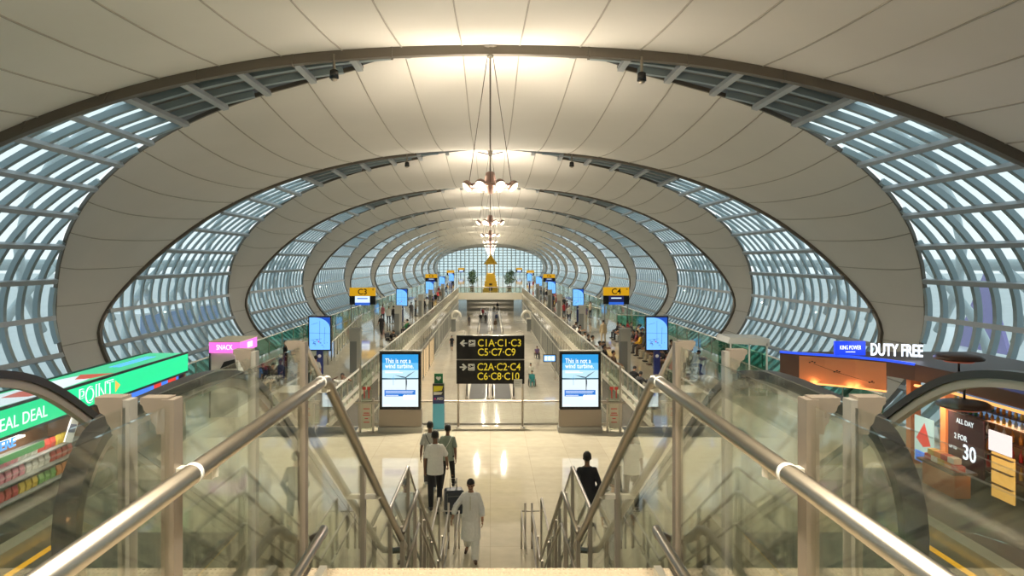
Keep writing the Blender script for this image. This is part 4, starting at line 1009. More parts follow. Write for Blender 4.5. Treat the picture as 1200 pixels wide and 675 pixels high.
# duty free shop on the right
M_SHOPF = mat('shop_fascia', (.62, .27, .14), .38, .6); M_SHOPD = mat('shop_dark', (.06, .028, .018), .45); M_KB = glow('sign_blue', (28, 62, 224), 1.1); M_KW = glow('sign_white', (235, 244, 255), 1.6); M_RINGL = glow('warm_ring', (255, 170, 95), 1.4); M_SHELFW = glow('shelf_backlight', (236, 150, 84), .7)
r = thing('duty_free_shop', 'curved dark shop with orange fascia and blue DUTY FREE sign beyond the right escalator', 'shop', (13.5, 20, 0))
def shop_pt(t):   # fascia plan curve
    A = [(9.6, 24.6), (10.05, 24.15), (10.7, 23.75), (11.4, 23.2), (12.0, 22.5), (12.35, 21.6), (12.5, 20.0), (12.5, 13.5)]
    return A
pl = shop_pt(0)
for i in range(1, len(pl)-1):
    (xa, ya), (xb, yb) = pl[i], pl[i+1]
def band(pts, z0, z1, t=.06):
    b = MB(); vs = []
    for x, y in pts: vs += [(x, y, z0), (x, y, z1), (x+t, y+t, z0), (x+t, y+t, z1)]
    n = len(pts); b.add(vs, [f for i in range(n-1) for f in ((i*4, i*4+1, i*4+5, i*4+4), (i*4+2, i*4+6, i*4+7, i*4+3), (i*4+1, i*4+3, i*4+7, i*4+5), (i*4, i*4+4, i*4+6, i*4+2))]+[(0, 2, 3, 1), (n*4-4, n*4-3, n*4-1, n*4-2)])
    return b
fa = band(pl[1:5], 2.08, 2.92); fas = fa.build('fascia', M_SHOPF, r)
band([pl[0], pl[1]], 2.08, 2.95).build('fascia_end', M_SHOPD, r)
band(pl[4:], 2.52, 2.92).build('side_fascia', M_SHOPD, r)
b = MB(); b.prism(pl+[(16, 13.5), (16, 24.6)], 2, 2.92, 3.0); b.build('roof', M_SHOPD, r)
band([(x-.01, y-.01) for x, y in pl[:6]], 2.96, 3.03).build('blue_edge_light', glow('blue_edge', (40, 80, 235), 1.0), r)
M_DM = mat('drone_mark', (.02, .015, .015), .5)
b = MB()
for (x, y), zz in (((10.4, 23.92), 2.74), ((11.0, 23.5), 2.5), ((11.75, 22.8), 2.28)):
    for k2 in range(4): b.ell((x-.12+.08*k2, y-.03, zz+.03*(k2 % 2)), (.035, .012, .02), 8, 6)
b.tube([(10.4, 23.88, 2.70), (11.0, 23.45, 2.47), (11.75, 22.72, 2.26)], .006, 5); b.build('fascia_ornament', M_DM, fas)
for (lx, ly) in ((10.3, 23.75), (11.1, 23.15), (11.9, 22.25)): light('fascia_lamp', 'POINT', (lx-.1, ly-.12, 2.02), 7, (1, .45, .18), None, .06)
band([(x-.03, y-.03) for x, y in pl[1:5]], 2.03, 2.07).build('fascia_strip_light', M_RINGL, r)
ang = math.atan2(22.75-23.65, 11.85-10.85)*0
c0 = at(977, 424, 23.6); c1 = at(1012.5, 407, 23.6)
b = MB(); b.bx((c0.x, 23.5, 3.02), (c1.x, 23.6, 3.46)); kp = b.build('blue_sign', M_KB, r)
text('lettering', 'KING POWER', .19, ((c0.x+c1.x)/2, 23.49, 3.26), '-y', M_KW, kp, 'CENTER', -.012, fit=.66)
b = MB(); b.bx(((c0.x+c1.x)/2-.15, 23.49, 3.12), ((c0.x+c1.x)/2+.15, 23.495, 3.135)); b.build('sign_underline', M_KW, kp)
dx = at(1014, 0, 23.2).x
text('lettering', 'DUTY FREE', .52, (dx, 22.9, 3.26), -.30, M_KW, r, 'LEFT', .012, .04, fit=1.42)
light('duty_free_sign_lamp', 'POINT', (12.2, 22.2, 3.6), 26, (.2, .35, 1), None, .2)
b = MB(); b.bx((15.4, 13.5, 0), (15.5, 24, 2.92)); b.build('back_wall', M_SHOPD, r)
for j, (xx, yy) in enumerate(((12.45, 22.1), (12.5, 20.5), (12.5, 15.6))):
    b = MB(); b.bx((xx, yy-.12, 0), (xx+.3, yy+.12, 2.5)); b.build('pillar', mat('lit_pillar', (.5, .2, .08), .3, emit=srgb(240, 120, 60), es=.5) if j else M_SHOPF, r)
b = MB(); b.tube([(12.30, 21.5, 2.40), (12.42, 20.2, 2.46), (12.44, 17, 2.46), (12.44, 14, 2.46)], .04, 8); b.build('ring_light', M_RINGL, r, True)
b = MB(); b.bx((14.6, 14, 0), (14.7, 21.5, 2.0)); b.build('backlit_shelf_wall', M_SHELFW, r)
for j, zz in enumerate((.45, .9, 1.35, 1.75)):
    b = MB(); b.bx((13.2, 14, zz-.025), (14.6, 21.3, zz)); b.build('shelf', M_SHOPD, r)
b = MB(); b.bx((12.52, 17.75, .15), (12.56, 18.55, 1.25)); b.build('lit_display', glow('display_amber', (240, 178, 90), .9), r)
for j, zz in enumerate((.5, .85, 1.2)):
    b = MB(); b.bx((12.44, 17.75, zz-.02), (12.56, 18.55, zz)); b.build('display_shelf', M_SHOPD, r)
for j, zz in enumerate((1.98, 2.22)):
    b = MB(); b.bx((12.5, 17.2, zz-.025), (12.85, 20.4, zz)); b.build('high_shelf', M_SHOPD, r)
b = MB(); b.bx((12.9, 17.2, 1.95), (12.92, 20.4, 2.5)); b.build('high_shelf_back', glow('display_cool', (120, 150, 190), .6), r)
M_PUR = mat('poster_plum', (.05, .015, .03), .4)
b = MB(); b.bx((12.46, 18.75, .45), (12.49, 20.2, 1.95)); po = b.build('offer_poster', M_PUR, r)
for s_, sz, zz, yo in (('ALL DAY', .18, 1.80, .0), ('2 FOR', .20, 1.38, -.2), ('30', .55, 1.02, .2), ('UP TO', .11, 1.05, -.55)):
    text('lettering', s_, sz, (12.45, 19.48-yo*.9, zz-.05), '-x', M_KW if sz > .3 else M_TW, po, 'CENTER', .01)
b = MB(); b.bx((12.45, 17.75, 1.3), (12.48, 18.55, 1.8)); b.build('white_screen', glow('shop_screen', (244, 222, 220), 1.1), r)
b = MB(); b.bx((12.46, 20.9, .2), (12.5, 21.8, 1.5)); pp = b.build('picture_poster', glow('poster_white', (190, 215, 205), .8), r)
b = MB(); b.bx((12.45, 20.95, .2), (12.46, 21.75, .5)); b.build('poster_strip', M_LBS, pp)
b = MB(); b.prism([(21.0, .75), (21.3, 1.35), (21.7, .85), (21.35, .65)], 0, 12.45, 12.46); b.build('poster_picture', M_LR, pp)
light('shop_lamp', 'AREA', (13.6, 17.5, 2.0), 130, (1, .62, .36), (0, 0, 0), 2.5); light('shop_lamp', 'AREA', (12.2, 20.5, 2.0), 40, (1, .62, .36), (0, 0, 0), 1.0)
for yy, xx, zz, lab in ((20.2, 12.75, 3.36, 'upper dark oval disc lamp over the duty free shop'), (18.4, 11.75, 2.42, 'lower dark oval disc lamp in the duty free shop front')):
    t = thing('disc_lamp', lab, 'lamp', (xx, yy, zz))
    b = MB(); b.lathe([(.1, .16), (.5, .10), (.62, .02), (.60, -.03), (.3, -.08)], (0, 0, 0), 24); b.build('shade', M_SHOPD, t, True, False)
    b = MB(); b.lathe([(.38, -.07), (.36, -.10), (.1, -.10)], (0, 0, 0), 24); b.build('diffuser', glow('disc_glow', (150, 80, 60), .6), t, True, False)
    b = MB(); b.tube([(0, 0, .15), (0, 0, -.4 if zz > 3 else .5)], .03, 8); b.build('stem', M_DARK, t, True, False)
BT = [('amber', (.50, .20, .03)), ('clear', (.60, .62, .60)), ('green', (.05, .22, .08)), ('gold', (.62, .42, .08)), ('red', (.45, .03, .03))]
b = MB(); b.lathe([(.045, 0), (.05, .01), (.05, .18), (.02, .24), (.018, .30), (.022, .31), (.022, .33)], (0, 0, 0), 10); bme = b.mesh('bottle', smooth=True); bme.materials.append(M_WHITE)
btm = {n: mat('bottle_'+n, c, .12) for n, c in BT}
for j, zz in enumerate((.45, .9, 1.35)):
    for i in range(22):
        nm = BT[(i//4+j) % 5][0]; o = bpy.data.objects.new('bottle', bme); COL.objects.link(o); o.location = (13.4, 14.4+i*.31, zz+.004)
        o.material_slots[0].link = 'OBJECT'; o.material_slots[0].material = btm[nm]; sn = ('bottom', 'middle', 'top')[j]
        tag(o, '%s bottle on the %s lit shelf inside the duty free shop' % (nm, sn), 'bottle', '%s bottles on the %s duty free shelf' % (nm, sn))
for x0_, x1_ in ((-10.15, -8.6), (8.8, 15.3)):
    b = MB(); b.bx((x0_, 9.5, 0), (x1_, 21.5, .012)); struct(b.build('trim_dark_carpet', mat('dark_carpet', (.045, .055, .055), .6, noise=.2, scale=20)))
for j, zz in enumerate((1.98, 2.22)):
    for i in range(14):
        nm = ('clear', 'gold', 'amber', 'green')[(i//3+j) % 4]; o = bpy.data.objects.new('bottle', bme); COL.objects.link(o); o.location = (12.62, 17.4+i*.21, zz+.004); o.scale = (.8, .8, .62)
        o.material_slots[0].link = 'OBJECT'; o.material_slots[0].material = btm[nm]; sn = ('lower', 'upper')[j]
        tag(o, '%s bottle on the %s high shelf above the dark offer poster' % (nm, sn), 'bottle', '%s bottles on the %s high shelf over the poster' % (nm, sn))
M_BOXC = [('red', (.55, .06, .05)), ('white', (.74, .72, .66)), ('gold', (.60, .42, .10)), ('orange', (.75, .26, .05))]
cb = MB(); cb.box((0, 0, .07), (.20, .26, .14)); cb.box((0, 0, .145), (.21, .03, .012)); cbm = cb.mesh('gift_box'); cbm.materials.append(M_WHITE)
t = thing('display_table', 'low dark table of gift boxes in front of the offer poster', 'table', (11.9, 19.4, 0))
b = MB(); b.bx((11.6, 18.6, .62), (12.2, 20.2, .68)); b.build('tabletop', M_SHOPD, t)
b = MB(); b.bx((11.7, 18.7, 0), (12.1, 20.1, .62)); b.build('base', M_SHOPF, t)
for lv in range(2):
    for i in range(5-lv):
        nm, c_ = M_BOXC[(i*3+lv) % 4]; o = bpy.data.objects.new('gift_box', cbm); COL.objects.link(o); o.location = (11.85, 18.8+i*.29+lv*.15, .684+lv*.156)
        o.material_slots[0].link = 'OBJECT'; o.material_slots[0].material = mat('gift_'+nm, c_, .4)
        tag(o, '%s gift box on the low display table, %s of the %s layer' % (nm, numo[i], ('lower', 'upper')[lv]), 'gift box', 'gift boxes on the display table')
# white glazed booth behind on the right
y = 33; a0, a1 = at(853, 0, y).x, at(902, 0, y).x
r = thing('glass_booth', 'white roofed glass booth left of the duty free shop', 'booth', ((a0+a1)/2, y+1, 0))
b = MB(); b.prism([(a0, 2.35), (a1, 2.22), (a1, 2.55), (a0+.1, 2.6)], 1, y, y+1.8); b.build('roof', M_WHITE, r)
b = MB(); b.bx((a0+.1, y+.05, 0), (a1-.1, y+1.7, 2.3)); b.build('glass_box', glass('teal_glass', (.50, .78, .70), 1.2), r)
for xx in (a0+.1, a1-.15, (a0+a1)/2):
    b = MB(); b.bx((xx, y, 0), (xx+.06, y+.06, 2.35)); b.build('post', M_WHITE, r)
b = MB(); b.bx((a0+.3, y+.4, 0), (a1-.4, y+1.2, 1.0)); b.build('counter', M_GREY, r)
# ================================================================== OUTSIDE
M_ACW = mat('aircraft_white', (.70, .72, .74), .4); M_ACP = mat('aircraft_purple', (.16, .10, .42), .4)
r = thing('aircraft', 'white aircraft with purple tail parked outside the right glazing', 'aircraft', (52, 82, -9))
b = MB(); b.tube([(40, 60, -4.6), (42, 64, -4.9), (45, 69, -5), (52, 82, -5), (60, 96, -5), (66, 106, -4.6), (69, 112, -4.2)], [.4, 1.5, 1.9, 1.95, 1.9, 1.2, .3], 14); b.build('fuselage', M_ACW, r, True)
b = MB(); b.prism([(76, 1.0+4), (81, -3.2), (72.5, -3.2)], 0, 50.6, 51.0); b.build('tail_fin', M_ACP, r)
b = MB(); b.prism([(52, 80), (40, 90), (40, 92), (54, 86)], 2, -5.6, -5.3); b.prism([(52, 80), (66, 74), (66, 76), (54, 86)], 2, -5.6, -5.3); b.build('wing', M_ACW, r)
r = thing('jet_bridge', 'blue and white boarding bridge outside the left glazing', 'boarding bridge', (-35, 78, -9))
b = MB(); b.bx((-36, 70, -1.6), (-33, 92, 1.0)); b.build('tunnel', M_ACW, r)
b = MB(); b.bx((-33, 70, -.9), (-32.95, 90, .8)); b.build('blue_panel', mat('bridge_blue', (.05, .22, .6), .4), r)
for yy in (73, 89):
    b = MB(); b.bx((-35, yy-.5, -9), (-34, yy+.5, -1.6)); b.build('leg', M_GREY, r)
# ================================================================== PEOPLE
SKINS = {'tan': (.36, .19, .11), 'brown': (.17, .085, .05), 'fair': (.50, .30, .20)}
M_SKIN = {k: mat('skin_'+k, v, .55) for k, v in SKINS.items()}
CLOTH = {'white': (.74, .73, .68), 'off-white': (.62, .60, .50), 'grey': (.27, .28, .26), 'light grey': (.45, .45, .42), 'sage green': (.24, .29, .23), 'black': (.012, .012, .015), 'navy': (.02, .03, .08), 'red': (.42, .03, .04), 'pink': (.62, .20, .24), 'maroon': (.16, .02, .03), 'tan': (.46, .36, .22), 'brown': (.09, .055, .035), 'green': (.02, .14, .05), 'blue': (.06, .16, .42), 'yellow': (.72, .40, .03), 'purple': (.17, .11, .24), 'teal': (.03, .22, .22), 'beige': (.50, .42, .30), 'charcoal': (.05, .05, .055)}
M_CL = {k: mat('cloth_'+k.replace(' ', '_').replace('-', '_'), v, .85, noise=.12, scale=25, bump=.12) for k, v in CLOTH.items()}
M_HAIR = mat('black_hair', (.010, .008, .007), .6, bump=.3, scale=60); M_HAIRG = mat('grey_hair', (.30, .29, .28), .6)
M_SHOE = mat('dark_shoe', (.02, .016, .014), .45); M_SHOEB = mat('brown_shoe', (.07, .035, .02), .5); M_SHOEW = mat('light_shoe', (.42, .42, .40), .6)
def remeshed(mb, name, voxel, smooth_it=4, dec=None):
    me = mb.mesh(name+'_raw'); o = bpy.data.objects.new('tmp_remesh', me); COL.objects.link(o)
    m = o.modifiers.new('r', 'REMESH'); m.mode = 'VOXEL'; m.voxel_size = voxel; m.use_smooth_shade = True
    s_ = o.modifiers.new('s', 'SMOOTH'); s_.iterations = smooth_it; s_.factor = .5
    if dec: d = o.modifiers.new('d', 'DECIMATE'); d.ratio = dec
    dg = bpy.context.evaluated_depsgraph_get(); out = bpy.data.meshes.new_from_object(o.evaluated_get(dg)); out.name = name
    bpy.data.objects.remove(o); bpy.data.meshes.remove(me)
    out.polygons.foreach_set('use_smooth', [True]*len(out.polygons)); return out
def R3(deg, ax): return Matrix.Rotation(math.radians(deg), 3, ax)
def fig(pose):
    """joints of a 1.72 m figure facing +y. legs: (hip flex, knee flex, spread); arms: (flex, abduct, elbow, fore-in)"""
    J = {}; lean = math.radians(pose.get('lean', 0)); hz_ = 0
    legs = {}
    for sd in (-1, 1):
        hf, kf, sp = pose['leg'][0 if sd < 0 else 1]
        a = math.radians(hf); k = math.radians(hf-kf); s_ = math.radians(sp)
        hip = Vector((sd*.092, 0, 0)); kn = hip+Vector((sd*math.sin(s_), math.sin(a), -math.cos(a))).normalized()*.43; an = kn+Vector((0, math.sin(k), -math.cos(k)))*.41
        fa = math.radians(pose.get('foot', (0, 0))[0 if sd < 0 else 1]); toe = an+Vector((sd*.03, math.cos(fa)*.16, math.sin(fa)*.16-.05)); heel = an+Vector((0, -.05, -.055))
        legs[sd] = [hip, kn, an, toe, heel]
    low = min(min(l[3].z, l[4].z) for l in legs.values())
    P0 = Vector((0, 0, -low+.022))
    if 'pelvis' in pose: P0 = Vector((0, 0, pose['pelvis']))
    J['pelvis'] = P0; J['legs'] = {s_: [p+P0 for p in l] for s_, l in legs.items()}
    up = Vector((0, math.sin(lean), math.cos(lean))); fw = Vector((0, math.cos(lean), -math.sin(lean)))
    J['up'], J['fw'] = up, fw; J['neck'] = P0+up*.545
    hl = math.radians(pose.get('head', 0))+lean; hu = Vector((0, math.sin(hl), math.cos(hl)))
    J['hu'] = hu; J['hf'] = Vector((math.sin(math.radians(pose.get('turn', 0))), math.cos(hl), -math.sin(hl))).normalized(); J['head'] = J['neck']+hu*.165
    J['arms'] = {}
    for sd in (-1, 1):
        fl, ab, el, fi = pose['arm'][0 if sd < 0 else 1]
        sh = P0+up*.475+Vector((sd*.178, 0, 0)); f, A = math.radians(fl)+lean*.0, math.radians(ab)
        d1 = Vector((sd*math.sin(A), math.sin(f)*math.cos(A), -math.cos(f)*math.cos(A)))
        f2 = f+math.radians(el); B = A-math.radians(fi); d2 = Vector((sd*math.sin(B), math.sin(f2)*math.cos(B), -math.cos(f2)*math.cos(B)))
        el_ = sh+d1*.285; wr = el_+d2*.245; J['arms'][sd] = [sh, el_, wr, d2]
    return J
def hand(b, wr, d, sd, curl=35, grip=0):
    d = d.normalized(); side = Vector((0, 1, 0)) if abs(d.y) < .8 else Vector((0, 0, 1))
    n = Vector((-sd, 0, 0)); n = (n-d*n.dot(d)).normalized(); w = d.cross(n).normalized()
    if w.y < 0 and abs(d.y) < .8: w = -w
    pc = wr+d*.045
    b.stack([(wr-d*.01, w*.026, n*.02), (wr+d*.03, w*.036, n*.016), (wr+d*.07, w*.041, n*.015), (wr+d*.088, w*.038, n*.013)], 10)
    for i, (o, L) in enumerate(((-.030, .058), (-.010, .070), (.010, .075), (.030, .066))):
        p = wr+d*.082+w*o; c = math.radians(curl+8*(3-i)*.6+grip)
        q = p+(d*math.cos(c*.5)+n*math.sin(c*.5))*L*.55; e = q+(d*math.cos(c*1.4)+n*math.sin(c*1.4))*L*.5
        b.capsule(p, q, .0095, .009, 8); b.capsule(q, e, .009, .0078, 8)
    p = wr+d*.022+w*.030; q = p+(d*.62+w*.62+n*.3).normalized()*.042; e = q+(d*.85+w*.15+n*.45).normalized()*.034
    b.capsule(p, q, .0125, .0105, 8); b.capsule(q, e, .0105, .0085, 8)
def body_mesh(J, name, voxel=.0095, grip=(0, 0)):
    b = MB(); P0, up, fw = J['pelvis'], J['up'], J['fw']; X = Vector((1, 0, 0))
    b.stack([(P0+up*t+fw*o, X*rx, fw*ry) for t, rx, ry, o in ((-.07, .11, .085, 0), (0, .15, .105, 0), (.10, .145, .10, .0), (.22, .132, .09, .005), (.33, .15, .10, .01), (.42, .165, .105, .005), (.48, .155, .088, -.005), (.52, .09, .066, -.008), (.56, .055, .055, 0))], 18)
    b.capsule(J['neck']-J['up']*.03, J['head']-J['hu']*.05, .056, .053)
    H, hu, hf = J['head'], J['hu'], J['hf']; hx = hf.cross(hu).normalized(); Rm = Matrix((hx, hf, hu)).transposed()
    def hp(x, y, z): return H+Rm @ Vector((x, y, z))
    b.ell(hp(0, -.012, .028), (.077, .094, .092), 18, 12, Rm); b.ell(hp(0, .015, -.03), (.064, .074, .088), 16, 10, Rm); b.ell(hp(0, .055, -.088), (.034, .03, .028), 10, 8, Rm)
    b.capsule(hp(0, .083, .012), hp(0, .104, -.028), .0105, .0155, 8); b.ell(hp(0, .086, -.062), (.024, .012, .0085), 10, 6, Rm); b.ell(hp(0, .077, .026), (.052, .018, .011), 12, 6, Rm)
    for sd in (-1, 1): b.ell(hp(sd*.078, -.012, -.008), (.011, .022, .033), 8, 8, Rm); b.ell(hp(sd*.038, .062, -.028), (.022, .02, .02), 8, 6, Rm)
    for sd in (-1, 1):
        sh, el, wr, d = J['arms'][sd]
        b.capsule(sh-Vector((sd*.02, 0, 0)), el, .052, .039); b.capsule(el, el+(wr-el)*.35, .039, .040); b.capsule(el+(wr-el)*.3, wr, .040, .0265); hand(b, wr, d, sd, 30, grip[0 if sd < 0 else 1])
        hip, kn, an, toe, heel = J['legs'][sd]
        b.capsule(hip-Vector((0, 0, .0)), kn, .083, .054); b.capsule(kn, kn+(an-kn)*.35+Vector((0, -.012, 0)), .053, .055); b.capsule(kn+(an-kn)*.3, an, .053, .036)
        b.capsule(heel+Vector((0, 0, .01)), an+Vector((0, .03, -.03)), .032, .036); b.capsule(an+Vector((0, .03, -.03)), toe, .036, .026)
    return remeshed(b, name, voxel, 3)
def top_mesh(J, name, sleeve, length=.10, loose=.022, flare=0, long_tunic=False):
    b = MB(); P0, up, fw = J['pelvis'], J['up'], J['fw']; X = Vector((1, 0, 0)); L = loose
    rings = [(P0+up*t+fw*o, X*(rx+L), fw*(ry+L)) for t, rx, ry, o in ((0, .158, .112, 0), (.10, .150, .106, .0), (.22, .142, .098, .005), (.33, .155, .104, .01), (.42, .168, .108, .005), (.48, .157, .09, -.005), (.52, .095, .066, -.008), (.545, .060, .058, -.005))]
    if long_tunic:
        k = [J['legs'][-1][1], J['legs'][1][1]]; mid = (k[0]+k[1])/2; sy = abs(k[0].y-k[1].y)/2
        rings = [(mid+Vector((0, 0, -.03)), X*.215, Vector((0, 1, 0))*(.13+sy*.9)), ((mid+P0)/2, X*.205, Vector((0, 1, 0))*(.14+sy*.4)), (P0-up*.06, X*.19, fw*.145)]+rings
    else: rings = [(P0-up*length, X*(.158+L+flare), fw*(.112+L+flare))]+rings
    b.stack(rings, 20)
    for sd in (-1, 1):
        sh, el, wr, d = J['arms'][sd]; s0 = sh-Vector((sd*.035, 0, .01))
        if sleeve == 'short': b.capsule(s0, sh+(el-sh)*.68, .062+L*.3, .056+L*.4)
        elif sleeve == 'rolled': b.capsule(s0, el, .064+L*.3, .056+L*.3); b.capsule(el, el+(wr-el)*.42, .056+L*.3, .052+L*.3); b.capsule(el+(wr-el)*.30, el+(wr-el)*.46, .06+L*.2, .058+L*.2)
        elif sleeve == 'long': b.capsule(s0, el, .062+L*.3, .05+L*.3); b.capsule(el, wr-(wr-el)*.02, .05+L*.3, .038+L*.3)
    return remeshed(b, name, .012, 4)
def trouser_mesh(J, name, loose=.0, short=False):
    b = MB(); P0, up, fw = J['pelvis'], J['up'], J['fw']; X = Vector((1, 0, 0)); L = loose
    b.stack([(P0+up*t, X*(rx+L), fw*(ry+L)) for t, rx, ry in ((-.09, .12, .10), (-.03, .160, .120), (.05, .163, .120), (.11, .155, .112))], 18)
    for sd in (-1, 1):
        hip, kn, an, toe, heel = J['legs'][sd]
        b.capsule(hip, kn, .098+L, .072+L); 
        if not short: b.capsule(kn, kn+(an-kn)*.93, .072+L, .056+L*1.2)
    return remeshed(b, name, .012, 4)
def shoe_mesh(J, sd, name):
    b = MB(); hip, kn, an, toe, heel = J['legs'][sd]; d = (toe-heel); u = Vector((0, 0, 1))
    b.capsule(heel+u*.012, toe-Vector((0, 0, .0)), .040, .033); b.capsule(heel+u*.03, an+Vector((0, .04, -.02)), .042, .04)
    b.capsule(toe-d*.35+u*.008, toe+d*.1, .042, .03); return remeshed(b, name, .011, 3)
def hair_mesh(J, name, style='short'):
    H, hu, hf = J['head'], J['hu'], J['hf']; hx = hf.cross(hu).normalized(); Rm = Matrix((hx, hf, hu)).transposed(); b = MB()
    n, m = 24, 16; vs = []
    for i in range(m+1):
        ph = PI*i/m
        for j in range(n):
            a = 2*PI*j/n; x, y, z = .0855*math.sin(ph)*math.cos(a), .104*math.sin(ph)*math.sin(a)-.014, .099*math.cos(ph)+.034
            line = .052 if y > .02 else (.052-(.02-y)*1.3)
            if style == 'long': line = .052 if y > .03 else -.16
            if z < line: 
                if style == 'long' and y <= .03: z = max(z*1.6, -.15)
                else: x, y, z = x*.72, y*.72, z*.9
            if style == 'short' and z > .05: z += .008*math.sin(7*a)*math.sin(ph*5)
            vs.append(H+Rm @ Vector((x, y, z)))
    b.add(vs, [(i*n+j, i*n+(j+1) % n, (i+1)*n+(j+1) % n, (i+1)*n+j) for i in range(m) for j in range(n)])
    if style == 'bald': pass
    return b.mesh(name, smooth=True)
POSE = {
 'stand': dict(leg=((2, 2, 3), (-2, 2, 3)), arm=((4, 7, 12, 4), (-2, 7, 10, 4))),
 'stand_bent_arm': dict(leg=((0, 2, 4), (3, 4, 4)), arm=((10, 8, 80, 20), (-3, 7, 14, 4)), head=12),
 'walk': dict(leg=((24, 6, 1), (-16, 22, 1)), arm=((-18, 8, 14, 4), (22, 8, 22, 4)), lean=3, foot=(12, -25)),
 'walk_mirror': dict(leg=((-16, 22, 1), (24, 6, 1)), arm=((22, 8, 22, 4), (-18, 8, 14, 4)), lean=3, foot=(-25, 12)),
 'hands_back': dict(leg=((2, 2, 4), (-2, 2, 4)), arm=((-20, 12, 30, 34), (-20, 12, 30, 34))),
 'sit': dict(leg=((86, 84, 6), (84, 80, 6)), arm=((26, 8, 42, 14), (24, 8, 44, 14)), lean=-6, pelvis=.50, head=10),
 'sit_forward': dict(leg=((86, 92, 9), (86, 96, 9)), arm=((52, 8, 50, 16), (52, 8, 46, 16)), lean=26, pelvis=.50, head=18),
 'sit_hands_head': dict(leg=((86, 78, 10), (84, 84, 10)), arm=((120, 62, 28, 118), (120, 62, 28, 118)), lean=-12, pelvis=.50, head=4),
}
CACHE = {}
def variant(pose, sleeve, short=False, hair='short'):
    key = (pose, sleeve, short, hair)
    if key in CACHE: return CACHE[key]
    J = fig(POSE[pose]) if isinstance(pose, str) else fig(pose)
    bk = ('body', pose); tk = ('top', pose, sleeve); lk = ('leg', pose, short); sk = ('shoe', pose)
    if bk not in CACHE: CACHE[bk] = body_mesh(J, 'person_body')
    if tk not in CACHE: CACHE[tk] = top_mesh(J, 'shirt', sleeve)
    if lk not in CACHE: CACHE[lk] = trouser_mesh(J, 'trousers', 0, short)
    if sk not in CACHE: CACHE[sk] = [shoe_mesh(J, s_, 'shoe') for s_ in (-1, 1)]
    hk = ('hair', pose, hair)
    if hk not in CACHE: CACHE[hk] = hair_mesh(J, 'hair', hair)
    CACHE[key] = (CACHE[bk], CACHE[tk], CACHE[lk], CACHE[sk], CACHE[hk]); return CACHE[key]
def put(name, me, m, parent):
    o = bpy.data.objects.new(name, me); COL.objects.link(o); o.parent = parent
    if not me.materials: me.materials.append(m)
    o.material_slots[0].link = 'OBJECT'; o.material_slots[0].material = m; return o
def person(pose, loc, rz, label, top='white', legs='black', skin='brown', sleeve='short', height=1.72, shoes=None, short=False, hair='short', hairm=None, group=None):
    bm_, tm, lm, sm, hm = variant(pose, sleeve, short, hair)
    r = bpy.data.objects.new('person', bm_); COL.objects.link(r); r.location = loc; r.rotation_euler = (0, 0, math.radians(rz)); k = height/1.735; r.scale = (k, k, k)
    if not bm_.materials: bm_.materials.append(M_SKIN[skin])
    r.material_slots[0].link = 'OBJECT'; r.material_slots[0].material = M_SKIN[skin]
    tag(r, label, 'person', group)
    put('shirt', tm, M_CL[top], r); put('shorts' if short else 'trousers', lm, M_CL[legs], r)
    for q in sm: put('shoe', q, shoes or M_SHOE, r)
    put('hair', hm, hairm or M_HAIR, r); return r
def ground(px, py_head, drop, hgt):
    y = (drop-hgt)*F/(py_head-CY); return ((px-CX)*y/F, y)
# --- the five in front of and beside the stair
NAT = dict(leg=((20, 10, 2), (-10, 34, 2)), arm=((2, 12, 14, 8), (6, 30, 10, 14)), lean=4, head=11, foot=(6, -30))
J = fig(NAT)
q = at(552, 665, 15.0)
def custom(J, loc, rz, k, label, skin, parts, hairst='short', hairm=None, grip=(0, 0), voxel=.009):
    r = bpy.data.objects.new('person', body_mesh(J, 'person_body', voxel, grip)); COL.objects.link(r); r.data.materials.append(M_SKIN[skin]); r.location = loc; r.rotation_euler = (0, 0, math.radians(rz)); r.scale = (k, k, k)
    tag(r, label, 'person')
    for nm, me, m in parts: o = bpy.data.objects.new(nm, me); COL.objects.link(o); o.parent = r; me.materials.append(m)
    h = hair_mesh(J, 'hair', hairst); h.materials.append(hairm or M_HAIR); o = bpy.data.objects.new('hair', h); COL.objects.link(o); o.parent = r
    return r
def eyes(J, r):
    H, hu, hf = J['head'], J['hu'], J['hf']; hx = hf.cross(hu).normalized(); Rm = Matrix((hx, hf, hu)).transposed()
    for sd in (-1, 1):
        b = MB(); b.ell(H+Rm @ Vector((sd*.033, .079, .006)), (.013, .008, .007), 10, 8, Rm); b.build('eye', mat('eye_dark', (.02, .015, .012), .2), r, True, False)
        b = MB(); b.tube([H+Rm @ Vector((sd*.015, .089, .025)), H+Rm @ Vector((sd*.035, .088, .031)), H+Rm @ Vector((sd*.055, .074, .024))], .0055, 6); b.build('eyebrow', M_HAIR, r, True, False)
    b = MB(); b.tube([H+Rm @ Vector((-.026, .090, -.05)), H+Rm @ Vector((0, .099, -.0475)), H+Rm @ Vector((.026, .090, -.05))], .005, 6); b.build('moustache', M_HAIR, r, True, False)
tun = top_mesh(J, 'tunic', 'rolled', loose=.035, long_tunic=True)
b = MB(); b.tube([J['neck']+Vector((.0, 0, -.0))+Vector((.068*math.cos(a), .066*math.sin(a)+.004, -.02-.012*math.sin(a))) for a in [2*PI*i/16 for i in range(16)]], .012, 6, True); col_ = b.mesh('collar', smooth=True)
b = MB(); fwp = J['pelvis']+J['up']*.30+J['fw']*.135; b.bx((-.014, fwp.y-.02, fwp.z-.10), (.014, fwp.y+.022, J['neck'].z-.06)); plk = b.mesh('placket')
man = custom(J, (q.x, 15.0, 0), 176, .945, 'man in white tunic and white trousers walking towards the stair', 'tan', [('tunic', tun, M_CL['white']), ('trousers', trouser_mesh(J, 'trousers', .028), M_CL['white']), ('collar', col_, M_CL['off-white']), ('placket', plk, M_CL['off-white'])]+[('sandal', shoe_mesh(J, s_, 'sandal'), M_SHOEB) for s_ in (-1, 1)])
